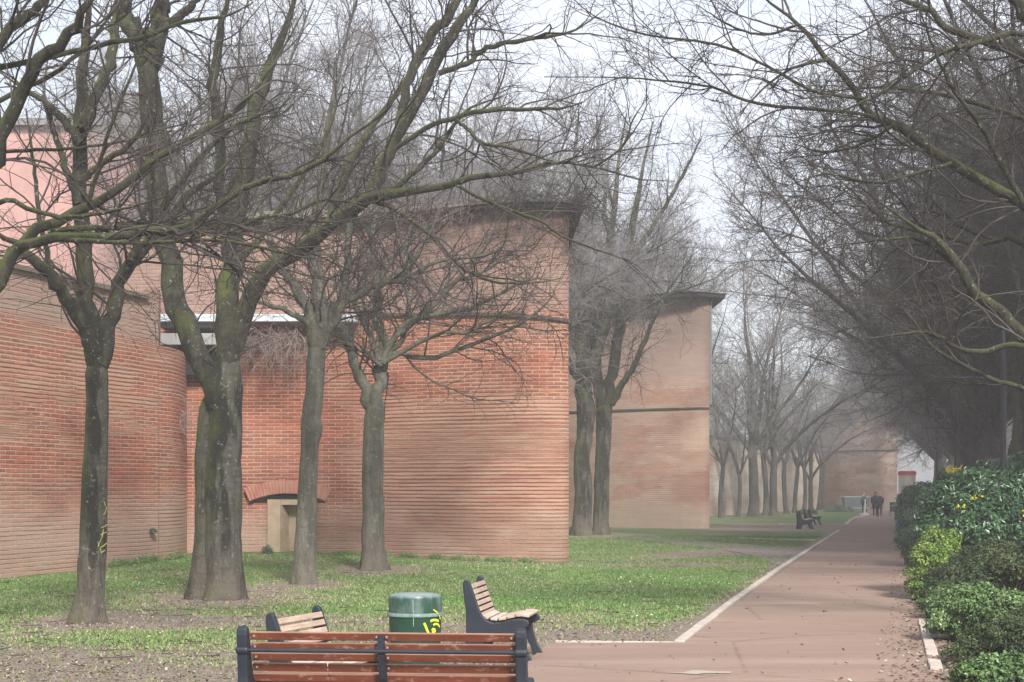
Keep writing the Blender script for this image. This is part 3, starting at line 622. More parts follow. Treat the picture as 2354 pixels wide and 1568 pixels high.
HT = {}
def hero(name, base_uv, ydep, trunks, limbs, seed, label, mat, dens=(2.2, 3.2, 3.6), twl=((1.2,3.4), (.5,1.5), (.15,.6)), ext=None, group='bare trees on the lawn in front of the brick walls', rmin=.0035, cat='tree', fill=()):
    """trunks / limbs: polylines of (u, v, width px) or (u, v, width px, depth offset m)"""
    g = np.random.default_rng(seed); bx, by, _ = at(base_uv[0], base_uv[1], ydep); org = np.array([bx, by, 0.0])
    T = empty(name, (bx, by, 0), label=label, cat=cat, group=group)
    def conv(pl, k):
        pts, rs = [], []; L = 0; lean = g.uniform(-.38, .38)
        for i, p in enumerate(pl):
            if i: L += math.dist(p[:2], pl[i-1][:2])*ydep/F
            off = p[3] if len(p) > 3 else k*lean*L
            y = ydep+off; q = at(p[0], p[1], y); pts.append(q); rs.append(p[2]*.5*y/F)
        return np.array(pts)-org, rs
    tp = []
    for pl in trunks:
        P, r = conv(pl, 0); n = max(12, int(np.linalg.norm(P[1:]-P[:-1], axis=1).sum()/.14)); P, r = resample(P, r, n, g, .02); r[-5:] *= np.array([1,.93,.8,.6,.3])
        V, Fc = tubes(P[None], r[None], 20)
        nv = np.array([mnoise.noise(Vector(v*np.array([3.1,3.1,1.1]))) + .5*mnoise.noise(Vector(v*np.array([7,7,3]))) for v in V]); ax = np.repeat(P, 20, 0)
        fl = np.exp(-np.maximum(V[:,2:3], 0)/.22); ang = np.arctan2((V-ax)[:,1], (V-ax)[:,0])[:,None]
        V = ax+(V-ax)*(1+.13*nv[:,None]+fl*(.16+.22*np.sin(ang*5+seed)+.1*np.sin(ang*9+seed*2)))
        V[:,2] = np.where(V[:,2] < .05, V[:,2]-.12, V[:,2]); tp.append((V, Fc))
    V, Fc = join(tp); to = mesh_obj('trunk', np_mesh('trunk', V, Fc), mat, T); HT[name, seed] = (to, org, V, Fc)
    lp, LP, LR = [], [], []
    for pl in limbs:
        P, r = conv(pl, 1); P, r = resample(P, r, 22, g, .25); r = np.maximum(r*np.interp(np.arange(22), [0,16,21], [1,1,.45]), .006); LP.append(P); LR.append(r)
        lp.append(tubes(P[None], r[None], 9))
    LP = np.array(LP); LR = np.array(LR)
    if ext:   # more limbs grown above / round the traced ones
        E, ER = spawn(LP, LR, g, *ext); LP2 = np.array([resample(e, r, 22, g)[0] for e, r in zip(E, ER)]); LR2 = np.array([np.interp(np.linspace(0,1,22), np.linspace(0,1,len(r)), r) for r in ER])
        lp.append(tubes(LP2, LR2, 6)); LP = np.concatenate([LP, LP2]); LR = np.concatenate([LR, LR2])
    V, Fc = join(lp); mesh_obj('branches', np_mesh('branches', V, Fc), M['limb'] if mat == M['bark'] else mat, T)
    A, AR = spawn(LP, LR, g, dens[0], twl[0], (20, 60), 10, .6, .006, .17, .05, t0=.1)
    B, BR = spawn(A, AR, g, dens[1], twl[1], (25, 70), 7, .6, .0045, .2, .02)
    C, CR = spawn(B, BR, g, dens[2], twl[2], (25, 80), 4, .6, rmin, .25, .0)
    V, Fc = join([tubes(A, AR, 5), tubes(B, BR, 4), tubes(C, CR, 3)])
    mesh_obj('twigs', np_mesh('twigs', V, Fc), M['twig'], T)
    return T

NT = 0
# T0: off the left edge, limbs sweep across the frame
G0 = 'near bare trees whose trunks stand outside the frame'
hero('bare_tree', (-150,1500), 17.5, [[(-150,1500,80),(-140,1200,66),(-120,950,60),(-95,800,58)]],
 [[(-95,800,50),(-40,690,40),(10,610,32),(45,560,28),(110,512,25),(200,480,22),(290,420,19),(380,350,17),(470,300,15),(560,235,12),(640,130,9),(700,20,6)],
  [(45,565,24),(120,548,24),(230,545,21),(330,533,19),(423,526,17),(500,475,15),(583,423,14),(676,402,12),(743,366,10),(810,310,8),(887,253,6),(930,170,4)],
  [(110,535,14),(230,522,13),(350,525,11),(516,536,10),(598,500,9),(676,490,8),(743,459,7),(851,470,5),(900,430,3)],
  [(120,548,14),(300,560,10),(480,552,8),(600,570,7),(700,592,5),(780,590,4)],
  [(-120,700,60),(-60,450,45),(0,319,34),(42,225,31),(94,141,28),(155,80,25),(206,0,20),(240,-90,14)],
  [(-60,450,36),(-40,250,30),(0,94,24),(61,38,22),(103,0,20),(150,-80,14)],
  [(-60,330,16),(0,232,12),(103,183,11),(188,117,10),(235,61,8),(290,-10,6)],
  [(-60,180,16),(0,155,14),(117,131,13),(258,98,12),(319,89,11),(422,52,10),(516,38,8),(582,5,6)],
  [(-95,560,18),(0,465,12),(70,480,11),(150,500,10),(260,486,8),(390,450,6)],
  [(-90,400,16),(0,352,9),(120,345,8),(250,330,6),(400,300,4)],
  [(200,480,12),(250,300,8),(300,180,6),(350,40,4)]],
 11, 'mossy-limbed bare tree reaching in from outside the left frame edge', M['bark'], dens=(2.6,3.8,4.2), group=G0)

hero('bare_tree', hero_bases['a'], dep(1432),
 [[(198,1442,88),(203,1405,72),(208,1350,64),(214,1250,60),(218,1100,55),(222,1000,53),(224,900,51),(222,850,54),(221,810,50)]],
 [[(222,850,44),(205,790,38),(180,730,34),(150,680,32),(120,640,28),(75,595,25),(35,560,20),(-30,520,14)],
  [(222,840,46),(214,760,40),(203,700,38),(192,600,38),(182,480,36),(184,340,33),(188,220,28),(196,110,22),(204,0,16),(208,-80,10)],
  [(228,840,44),(245,770,38),(262,710,34),(280,650,31),(300,600,29),(335,565,26),(390,505,22),(440,440,18),(500,400,14),(560,330,10)],
  [(186,330,26),(150,280,20),(110,240,16),(70,215,12),(10,190,8)],
  [(186,300,30),(215,230,26),(253,140,24),(262,60,22),(270,-20,16)],
  [(182,470,20),(150,380,16),(120,300,13),(100,210,9)],
  [(184,420,18),(240,370,15),(300,330,12),(350,250,9)],
  [(300,600,16),(330,500,13),(350,400,10),(340,300,7)],
  [(120,640,14),(90,500,11),(80,400,9),(60,250,6)]],
 21, 'bare tree with black streaked trunk and yellow scribble, leftmost trunk on the lawn', M['bark'], dens=(2.6,3.8,4.2))

hero('bare_tree', hero_bases['b'], dep(1378),
 [[(512,1392,98),(514,1340,88),(515,1250,84),(514,1100,80),(518,1000,78),(520,900,72),(520,840,60),(523,790,54)],
  [(470,1392,78,.10),(471,1340,66,.10),(474,1250,60,.1),(477,1100,56,.1),(478,1000,54,.1),(482,940,46,.1),(486,900,40,0)]],
 [[(524,1000,34,.05),(503,935,48,-.08),(475,880,52,-.1),(446,810,53,0),(420,730,53,.1),(398,650,52,.2),(384,570,50,.3),(374,480,50,.4),(365,390,51,.5),(354,300,53,.6),(345,220,54,.6),(338,150,50,.6),(326,90,46,.6),(312,40,40,.6)],
  [(338,160,46,.6),(312,90,40,.6),(288,30,36,.7),(275,-60,28,.8)],
  [(340,170,44,.6),(358,100,42,.5),(368,40,42,.5),(372,-60,34,.4)],
  [(365,80,24,.5),(390,55,22,.4),(430,22,20,.3),(470,-20,14,.2)],
  [(520,840,58,0),(524,760,56,0),(528,690,54,.1),(531,619,50,.3),(540,540,46,.5),(550,460,42,.7),(562,380,38,.9),(585,280,33,1.),(608,190,28,1.1),(635,110,24,1.2),(665,40,20,1.2),(700,-50,14,1.2)],
  [(531,619,26,.2),(512,500,26,0),(505,400,25,-.2),(500,300,24,-.3),(490,200,23,-.4),(500,110,20,-.5),(518,20,16,-.5),(525,-60,10,-.5)],
  [(540,800,44,0),(556,730,42,-.1),(585,660,40,-.2),(614,619,38,-.3),(655,592,37,-.4),(696,568,36,-.5),(758,521,34,-.7),(800,490,33,-.8),(840,462,30,-.9),(896,445,24,-1),(960,436,19,-1.1),(1037,426,16,-1.2),(1093,399,14,-1.3),(1150,400,13,-1.3),(1191,397,12,-1.3),(1240,380,11,-1.3),(1285,372,10,-1.3),(1365,384,8,-1.3),(1458,412,6,-1.3),(1552,417,4,-1.3)],
  [(850,458,32,-.9),(866,420,30,-.9),(882,382,29,-.9),(900,330,28,-.9),(929,281,28,-.9),(962,225,27,-.9),(990,178,26,-.9),(1032,94,26,-.9),(1060,45,24,-.9),(1100,-10,20,-.9),(1140,-80,14,-.9)],
  [(915,300,18,-.8),(930,220,22,-.8),(962,122,24,-.8),(1013,56,24,-.8),(1051,0,20,-.8),(1080,-60,14,-.8)],
  [(1009,169,14,-.9),(1074,145,13,-.8),(1126,108,12,-.7),(1224,89,9,-.6),(1320,70,6,-.5),(1393,19,4,-.4)],
  [(905,345,12,-.9),(971,300,12,-1),(1037,272,12,-1.1),(1130,253,11,-1.2),(1215,251,9,-1.3),(1294,248,7,-1.4),(1341,234,5,-1.5)],
  [(1046,276,9,-1.1),(1078,300,9,-1.2),(1107,328,9,-1.2),(1177,342,8,-1.3),(1271,370,7,-1.4)],
  [(1365,384,6,-1.3),(1421,347,6,-1.3),(1444,309,5,-1.3),(1454,276,4,-1.3),(1490,220,3,-1.3)],
  [(1045,424,8,-1.2),(1130,468,8,-1.3),(1238,506,7,-1.4),(1285,539,6,-1.4),(1383,579,4,-1.5),(1450,600,3,-1.5)],
  [(863,465,9,-.9),(910,483,9,-1),(990,543,9,-1.1),(1060,614,8,-1.2),(1126,646,6,-1.3),(1215,651,5,-1.4),(1290,640,3,-1.4)],
  [(758,521,22,-.6),(775,450,22,-.4),(810,372,20,-.2),(841,310,17,0),(887,248,14,.2),(940,170,10,.4),(980,80,7,.5)],
  [(900,440,14,-.9),(960,390,12,-.9),(1000,350,11,-.9),(1035,300,9,-.9),(1080,250,7,-.9),(1160,220,5,-1)],
  [(370,480,20,.3),(430,400,16,0),(490,330,13,-.3),(560,280,10,-.6),(660,240,7,-.9)],
  [(531,619,18,.2),(600,540,14,.6),(680,430,12,.9),(740,330,10,1.1),(790,200,7,1.3)]],
 31, 'thickest double-stemmed tree with moss and a hollow, second trunk from the left', M['bark'], dens=(2.5,3.8,4.2))

hero('bare_tree', hero_bases['c'], dep(1343),
 [[(699,1350,58),(701,1300,52),(704,1200,46),(708,1100,42),(712,1020,41),(717,985,54),(716,960,45),(719,930,46),(722,900,40),(727,820,42),(731,770,56)]],
 [[(731,800,38),(722,740,32),(700,700,28),(675,655,24),(645,600,20),(610,520,15),(585,430,10)],
  [(733,800,40),(737,730,36),(732,640,32),(722,550,28),(728,460,23),(745,360,18),(760,250,13),(770,140,8)],
  [(738,800,36),(752,750,30),(763,718,26),(800,690,23),(862,659,19),(900,640,15),(937,621,12),(965,580,9),(984,546,7),(1010,480,4)],
  [(740,790,30),(775,720,24),(795,650,20),(800,560,16),(810,470,12),(830,380,8)],
  [(862,659,12),(930,640,10),(1010,600,8),(1100,590,6),(1180,560,4)],
  [(730,760,16),(660,715,12),(590,690,9),(520,640,6)],
  [(722,550,14),(680,470,11),(640,400,8),(620,300,5)]],
 41, 'slim pale-trunked tree with a dark burl, standing before the arched niche', M['bark_pale'], dens=(3.0,4.3,4.5))

hero('bare_tree', hero_bases['d'], dep(1313),
 [[(858,1320,66),(858,1290,58),(857,1200,50),(857,1100,48),(858,1000,47),(862,950,46),(866,925,42)]],
 [[(858,945,30),(840,905,27),(825,860,25),(808,815,24),(790,770,22),(770,740,20),(745,690,17),(720,630,13),(690,560,9)],
  [(866,945,36),(872,890,31),(876,850,32),(878,818,30),(873,760,22),(866,659,18),(858,560,14),(862,460,10),(850,380,6)],
  [(880,835,18),(905,775,15),(937,743,14),(1002,724,12),(1060,712,11),(1106,696,10),(1181,659,7),(1240,640,5),(1300,655,3)],
  [(880,830,16),(913,813,13),(960,822,12),(1002,822,11),(1050,805,10),(1101,785,9),(1171,757,7),(1225,725,6),(1265,687,5),(1293,626,3)],
  [(880,830,18),(900,785,15),(930,756,14),(965,734,12),(1010,690,11),(1049,645,10),(1096,602,8),(1130,540,6),(1170,470,4)],
  [(872,830,16),(857,790,14),(836,740,13),(815,696,12),(792,630,10),(760,590,8),(721,565,6)],
  [(880,825,15),(925,780,12),(940,700,11),(930,640,9),(935,560,7),(960,480,4)],
  [(878,835,12),(1000,770,9),(1080,765,8),(1120,740,7),(1190,720,5),(1260,740,3)],
  [(866,659,10),(900,600,9),(960,540,8),(1020,500,6),(1090,470,4)],
  [(1049,645,6),(1120,620,6),(1200,560,5),(1270,500,3)],
  [(876,840,12),(820,800,9),(760,780,7),(690,790,5)]],
 51, 'grey smooth-trunked tree with wide low crown in front of the rounded bastion wall', M['bark_pale'], dens=(3.2,4.6,4.5))

hero('bare_tree', hero_bases['e'], dep(1231),
 [[(1338,1240,52),(1338,1200,44),(1341,1120,40),(1337,1060,38),(1343,1000,36),(1347,950,42),(1344,900,44)]],
 [[(1344,920,38),(1338,850,36),(1335,770,34),(1330,680,30),(1325,590,26),(1330,480,20),(1322,380,14),(1330,260,9)],
  [(1348,910,34),(1362,850,28),(1380,780,24),(1400,700,20),(1402,600,17),(1390,480,13),(1400,360,9)],
  [(1345,900,18),(1320,860,15),(1300,820,12),(1270,780,8)],
  [(1335,700,16),(1290,640,13),(1250,560,10),(1230,440,7)]],
 61, 'left trunk of the close pair between the first and second bastion', M['bark'], dens=(3.0,3.5,3.6), ext=(.45, (1.5,3.6), (20,50), 12, .7, .02, .07, .4), rmin=.005)
hero('bare_tree', hero_bases['f'], dep(1229),
 [[(1381,1238,44),(1381,1200,37),(1383,1100,34),(1386,1020,34),(1388,960,36),(1386,930,34)]],
 [[(1384,950,26),(1374,880,24),(1368,800,22),(1378,700,20),(1395,600,17),(1412,480,14),(1420,380,10),(1440,260,7)],
  [(1392,955,28),(1402,890,26),(1412,830,25),(1422,760,24),(1430,690,22),(1440,600,19),(1455,500,15),(1475,400,11),(1500,280,7)],
  [(1405,930,18),(1428,890,16),(1450,850,14),(1480,790,12),(1500,740,9),(1540,660,7),(1590,590,5)],
  [(1425,740,10),(1480,710,9),(1530,680,7),(1590,660,5),(1640,640,3)],
  [(1440,600,12),(1500,520,10),(1560,420,8),(1610,320,5)],
  [(1412,480,10),(1380,380,8),(1370,260,6)]],
 71, 'right trunk of the close pair, its crown arching over the second bastion', M['bark'], dens=(3.0,3.5,3.6), ext=(.45, (1.5,3.6), (20,50), 12, .7, .02, .07, .4), rmin=.005)

from mathutils.bvhtree import BVHTree
to, org, V, Fc = HT['bare_tree', 21]; bv = BVHTree.FromPolygons([tuple(v) for v in V], [tuple(f) for f in Fc])
for st in ([(214,1152),(218,1168),(222,1180),(210,1186)], [(224,1190),(222,1204),(216,1212),(208,1216)], [(226,1196),(225,1212),(218,1226),(206,1234)], [(214,1218),(212,1236),(206,1252),(204,1262)], [(224,1232),(222,1246),(214,1258),(208,1262),(210,1274),(218,1266),(220,1252)]):
    P = []
    for i in range(len(st)-1):
        for k in range(4):
            t = k/4; u = st[i][0]*(1-t)+st[i+1][0]*t; v = st[i][1]*(1-t)+st[i+1][1]*t; q = Vector(at(u, v, dep(1432)-.6))-Vector(org); h = bv.ray_cast(q, Vector((0,1,0)))
            if h[0]: P.append(h[0]+h[1]*.003 if h[1].y < 0 else h[0]+Vector((0,-.004,0)))
    if len(P) > 2: q = MB(); q.tube(P, .007, 6); q.build('graffiti_stroke', M['faded_spray'], to.parent)

# right frame edge: near trees arching over the path
hero('bare_tree', (2520,1520), 19.5, [[(2520,1520,90),(2505,1200,72),(2490,900,66),(2470,700,60)]],
 [[(2480,800,44),(2420,540,30),(2353,473,26),(2270,425,25),(2187,375,24),(2120,330,23),(2056,286,21),(2000,262,18),(1962,206,15),(1906,140,13),(1836,56,11),(1761,0,8),(1700,-60,5)],
  [(2470,500,24),(2420,300,16),(2353,272,11),(2234,234,10),(2093,206,8),(1980,203,6),(1860,215,4)],
  [(2009,269,9),(1906,253,8),(1812,248,8),(1719,234,7),(1650,205,6),(1578,192,5),(1480,182,4),(1390,178,4),(1250,177,2)],
  [(2440,200,24),(2353,80,14),(2257,98,12),(2178,117,10),(2107,159,9),(2037,206,8),(1953,248,6),(1900,262,4)],
  [(2440,200,26),(2353,130,22),(2257,94,18),(2178,66,16),(2140,28,15),(2075,0,12),(2000,-50,8)],
  [(2000,228,8),(1930,222,7),(1859,206,7),(1765,155,6),(1648,103,6),(1484,80,5),(1367,37,4),(1300,-20,3)],
  [(2480,760,26),(2353,562,14),(2248,560,12),(2140,539,10),(2080,525,8),(2023,501,7),(1960,440,5),(1900,390,3)],
  [(2480,820,34),(2400,800,30),(2353,769,30),(2314,731,29),(2280,705,28),(2251,681,26),(2217,639,24),(2200,601,22),(2165,560,16),(2100,520,11),(2030,470,7),(1960,420,4)],
  [(2480,830,22),(2400,800,16),(2353,793,14),(2310,795,14),(2259,809,13),(2208,803,12),(2166,778,11),(2120,763,9),(2061,769,7),(1990,778,4)],
  [(2480,930,20),(2410,910,13),(2353,894,12),(2293,875,11),(2208,837,10),(2149,803,8),(2120,769,7),(2078,710,6),(2027,664,4),(1960,600,3)],
  [(2251,681,10),(2196,614,9),(2117,553,8),(2040,550,6),(1906,571,3)],
  [(2470,600,50),(2450,300,46),(2400,100,36),(2330,0,26),(2290,-80,18)],
  [(2353,473,14),(2300,380,14),(2260,300,12),(2200,220,10),(2150,120,8),(2110,20,6)],
  [(2187,375,10),(2100,400,8),(2000,420,7),(1900,400,5),(1800,430,3)],
  [(2056,286,9),(1980,330,7),(1900,350,6),(1820,330,4)],
  [(1906,140,8),(1840,150,7),(1770,190,5),(1700,260,3)],
  [(1836,56,7),(1760,80,6),(1680,60,5),(1600,10,3)]],
 81, 'leaning bare tree reaching across the path from outside the right frame edge', M['bark'], dens=(2.8,4.6,4.5), twl=((1.0,3.2),(.5,1.5),(.15,.6)), group=G0)
hero('bare_tree', (2352,1400), dep(1262), [[(2350,1262,46),(2348,1150,40),(2342,1060,44),(2340,1040,50),(2345,1000,38),(2346,900,38),(2340,820,40)]],
 [[(2342,830,34),(2335,760,32),(2318,693,32),(2300,620,30),(2285,540,26),(2270,440,22),(2240,330,17),(2200,220,12),(2170,100,8)],
  [(2344,840,30),(2370,700,26),(2380,560,24),(2400,400,20),(2410,200,14)],
  [(2300,620,18),(2230,500,15),(2160,420,12),(2080,380,9),(1990,340,6)],
  [(2318,693,16),(2250,620,13),(2180,600,11),(2090,600,8),(2000,620,5)],
  [(2285,540,16),(2310,420,14),(2300,300,11),(2330,160,8)],
  [(2335,760,12),(2260,740,10),(2180,700,8),(2100,690,6),(2020,700,4)]],
 91, 'bare tree with a knobbly trunk rising from the shrubs at the right edge', M['bark'], dens=(3.2,4.3,4.5), ext=(.9, (2,5), (25,60), 12, .7, .02, .07, .25), group='bare trees in the right-hand row')

# ---- procedural bare trees for the rows and the background
def proto(seed, H, fork, nl, spread, r0, mats, dens, lsz=1.0, pow_=1.0, rmin=.007, lean=(0,0), elr=(58,80)):
    g = np.random.default_rng(seed)
    T = empty('bare_tree', (0,0,0))
    n = 12; z = np.linspace(-.15, fork, n); P = np.stack([.12*np.sin(z*.9+seed)+lean[0]*z/fork, .12*np.cos(z*.7+seed*2)-.12*math.cos(seed*2), z], 1)
    r = r0*np.interp(z, [-.15,.1,.5,fork], [1.65,1.35,1.05,.9])
    V, Fc = tubes(P[None], r[None], 12); ax = np.repeat(P, 12, 0)
    nv = np.array([mnoise.noise(Vector(v*2.3)) for v in V]); V = ax+(V-ax)*(1+.2*nv[:,None])
    LPs, LRs = [], []
    for i in range(nl):
        a = 2*PI*i/nl+g.uniform(-.4,.4); el = R(g.uniform(*elr)) if i else R(86); L = (H-fork)*g.uniform(.75,1.05)/math.sin(el)*.95
        D = np.array([math.cos(a)*math.cos(el)*spread+lean[0]*.12, math.sin(a)*math.cos(el)*spread, math.sin(el)]); D /= np.linalg.norm(D); Q = [P[-1]-np.array([0,0,g.uniform(.1,.6)])]; bend = g.normal(size=3)*.02
        for j in range(15):
            D = D+g.normal(size=3)*.07+bend+np.array([math.cos(a)*.03, math.sin(a)*.03, .01]); D /= np.linalg.norm(D); Q.append(Q[-1]+D*L/15)
        LPs.append(Q); LRs.append(np.maximum(r0*.6*np.linspace(1,.06,16)**pow_, .008))
    LPs = np.array(LPs); LRs = np.array(LRs)
    E, ER = spawn(LPs, LRs, g, dens[0], (2.2*lsz,5.0*lsz), (25,60), 10, .62, .02, .09, .06, t0=.1, t1=.95)
    me = np_mesh('trunk', V, Fc); mesh_obj('trunk', me, mats[0], T)
    V, Fc = join([tubes(LPs, LRs, 8), tubes(E, ER, 6)]); mesh_obj('branches', np_mesh('branches', V, Fc), mats[0], T)
    A, AR = spawn(np.concatenate([E]), ER, g, dens[1], (1.1*lsz,2.8*lsz), (25,65), 7, .6, .011, .12, .03)
    A2, A2R = spawn(LPs, LRs, g, dens[1], (1.1*lsz,2.8*lsz), (25,65), 7, .3, .011, .12, .03, t0=.3)
    A = np.concatenate([A, A2]); AR = np.concatenate([AR, A2R])
    B, BR = spawn(A, AR, g, dens[2], (.5*lsz,1.4*lsz), (25,70), 5, .6, rmin, .16, .0)
    C, CR = spawn(B, BR, g, dens[3], (.2*lsz,.7*lsz), (25,70), 3, .6, rmin*.8, .16, .0)
    V, Fc = join([tubes(A, AR, 4), tubes(B, BR, 3), tubes(C, CR, 3)]); mesh_obj('twigs', np_mesh('twigs', V, Fc), mats[1], T)
    return T
FM = (M['bark_far'], M['twig_hazed']); NM = (M['bark_far'], M['twig'])
protos = {}
def place(key, x, y, rz, sc, label, group, h=None, args=None):
    if key not in protos: protos[key] = [proto(*args[key] if args else PR[key]), False]
    o, used = protos[key]
    if used: o = copy_tree(o)
    else: protos[key][1] = True
    o.location = (x, y, float(terr(x, y))); o.rotation_euler = (0,0,rz); o.scale = (sc, sc, sc*(h or 1)); tag(o, label, 'tree', group)
PR = {
 'row1': (101, 19.5, 4.4, 10, 1.35, .30, NM, (1.7, 2.6, 3.2, 3.2), 1.0, 1.0, .006, (0,0), (50,80)),
 'row2': (102, 18, 4.0, 10, 1.4, .27, NM, (1.7, 2.6, 3.2, 3.2), 1.0, 1.0, .006, (0,0), (46,78)),
 'row3': (103, 20.5, 4.8, 11, 1.25, .33, NM, (1.6, 2.5, 3.2, 3.0), 1.1, 1.0, .006, (0,0), (52,80)),
 'near': (108, 17.5, 4.2, 10, 1.1, .25, NM, (2.0, 2.9, 3.4, 3.2), .85, 1.0, .005, (0,0), (62,84)),
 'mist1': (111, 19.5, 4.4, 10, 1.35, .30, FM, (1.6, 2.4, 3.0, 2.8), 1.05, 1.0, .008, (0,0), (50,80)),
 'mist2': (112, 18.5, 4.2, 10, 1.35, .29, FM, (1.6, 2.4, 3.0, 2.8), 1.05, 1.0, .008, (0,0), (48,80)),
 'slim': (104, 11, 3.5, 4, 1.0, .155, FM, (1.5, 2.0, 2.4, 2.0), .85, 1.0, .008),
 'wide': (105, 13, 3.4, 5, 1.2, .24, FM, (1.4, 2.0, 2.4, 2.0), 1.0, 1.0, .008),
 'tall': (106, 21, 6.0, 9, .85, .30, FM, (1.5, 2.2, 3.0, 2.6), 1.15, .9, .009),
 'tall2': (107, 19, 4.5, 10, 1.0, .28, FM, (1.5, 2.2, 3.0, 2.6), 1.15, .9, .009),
}
# left row along the path, beyond the second bastion
ordn = ['first','second','third','fourth','fifth','sixth','seventh','eighth','ninth','tenth','eleventh','twelfth','thirteenth','fourteenth','fifteenth','sixteenth','seventeenth','eighteenth']
LR_ = [(1658,1190,'slim',1.0,.3,'slim grey trunk, first past the corner of the second bastion'), (1695,1188,'slim',.85,2.1,'slenderest trunk, second past the corner of the second bastion'),
       (1733,1187.5,'wide',1.45,1.2,'broad grey forked trunk in the row before the curtain wall'), (1757,1186,'slim',1.25,3.3,'dark straight trunk left of the darkest thick one in the far row'),
       (1776,1186,'wide',1.15,4.1,'darkest thick trunk halfway along the far left row'), (1808,1181,'slim',1.15,5.2,'dark narrow trunk right of the darkest thick one in the far row'),
       (1827,1179,'slim',1.1,.9,'grey trunk behind the far dark seats in the left row'), (1846,1177,'slim',1.1,2.6,'faint hazy trunk, third from the end of the left row'), (1862,1175,'wide',.9,3.9,'faint hazy trunk, second from the end of the left row'), (1881,1173,'slim',1.2,1.7,'last hazy trunk of the left row, against the farthest bastion')]
for u, v, k, s, rz, lb in LR_:
    x, y = gp(u, v); place(k, x, y, rz, s, 'bare tree with '+lb, 'bare trees of the far left row')
# right row along the path
rng = random.Random(5)
RR = [26, 32, 38.5, 45, 52, 59, 66, 74, 82, 91, 101, 112, 124, 137]
for i, y in enumerate(RR):
    X = 3.5+rng.uniform(-.5,.5)+(3.2 if y < 35 else 1.5 if y < 48 else 0)
    place('near' if y < 48 else ('row1','row2','row3')[i % 3] if y < 62 else ('mist1','mist2')[i % 2], lane(X, y), y, rng.uniform(0, 6.28), rng.uniform(.92,1.08), f'bare tree arching over the path, {ordn[i]} from the camera in the right row', 'bare trees in the right-hand row')
RR2 = [36, 46, 56, 68, 82, 98, 118]
for i, y in enumerate(RR2):
    X = 8.0+rng.uniform(-.8,.8)
    place(('row3','row1','row2')[i % 3] if y < 60 else ('mist1','mist2')[i % 2], lane(X, y), y, rng.uniform(0, 6.28), rng.uniform(.95,1.15), f'bare tree behind the right row, {ordn[i]} from the camera in the back line', 'bare trees behind the right-hand row')
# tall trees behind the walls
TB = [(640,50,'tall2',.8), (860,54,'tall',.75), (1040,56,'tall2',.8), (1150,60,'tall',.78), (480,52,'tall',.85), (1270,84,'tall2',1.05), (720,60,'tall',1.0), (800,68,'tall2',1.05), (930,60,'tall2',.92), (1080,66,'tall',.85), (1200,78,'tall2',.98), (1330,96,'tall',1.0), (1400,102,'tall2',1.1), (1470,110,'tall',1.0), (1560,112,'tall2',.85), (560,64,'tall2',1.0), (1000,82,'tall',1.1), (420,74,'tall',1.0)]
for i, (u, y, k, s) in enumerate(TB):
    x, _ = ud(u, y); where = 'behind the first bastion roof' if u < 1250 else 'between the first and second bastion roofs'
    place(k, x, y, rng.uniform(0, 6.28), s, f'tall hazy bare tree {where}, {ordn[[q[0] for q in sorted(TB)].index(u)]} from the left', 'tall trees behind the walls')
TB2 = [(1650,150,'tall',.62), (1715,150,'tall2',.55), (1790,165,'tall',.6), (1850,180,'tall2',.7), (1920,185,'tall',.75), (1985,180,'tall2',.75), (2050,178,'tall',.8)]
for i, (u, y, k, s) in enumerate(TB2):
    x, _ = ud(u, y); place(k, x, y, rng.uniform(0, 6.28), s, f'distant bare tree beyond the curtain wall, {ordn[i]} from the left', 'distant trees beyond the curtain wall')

# dead creeper
def tangle(name, org, spanx, n, L, seed, lab, mat, droop=-.25, thick=.008):
    g = np.random.default_rng(seed); P = np.empty((n, 8, 3)); P[:,0,0] = g.uniform(-spanx/2, spanx/2, n); P[:,0,1] = g.uniform(-.3, .05, n); P[:,0,2] = g.uniform(-.35, .1, n)
    D = unit(g.normal(size=(n,3))*np.array([1,.6,.7])+np.array([0,-.4,0])); st = g.uniform(L[0], L[1], n)[:,None]/7
    for j in range(1, 8): D = unit(D+g.normal(size=(n,3))*.3+np.array([0,0,droop])); P[:,j] = P[:,j-1]+D*st; P[:,j,1] = np.minimum(P[:,j,1], .1)
    Rd = np.maximum(g.uniform(.5,1.2,n)[:,None]*thick*np.linspace(1,.4,8), .003)
    B, BR = spawn(P, Rd, g, 2.5, (.15,.6), (30,70), 4, .7, .003, .2, -.05)
    V, Fc = join([tubes(P, Rd, 4), tubes(B, BR, 3)])
    o = mesh_obj(name, np_mesh(name, V, Fc), mat); o.location = org; return tag(o, lab, 'climbing plant')
tangle('dead_creeper', (*ud(620,40.55), 5.85), 1.9, 260, (.5,1.5), 3, 'tangle of dead brown creeper hanging under the zinc shelf roof', M['leafy_dead'])
tangle('dead_creeper', (*ud(1240,38.3), 8.95), 2.8, 330, (.4,1.1), 4, 'dark dead creeper matted on the eave at the first bastion corner', M['underside'], droop=-.04)
tangle('dead_creeper', (*ud(1010,39.2), 8.95), 3.6, 300, (.3,.9), 8, 'thin dry creeper stretched along the first bastion eave, left of the corner mat', M['leafy_dead'], droop=-.03)
tangle('dead_creeper', (*ud(418,39.9), 3.8), .5, 60, (.3,.9), 5, 'small dry creeper wisps in the wall corner left of the thick tree', M['leafy_dead'])

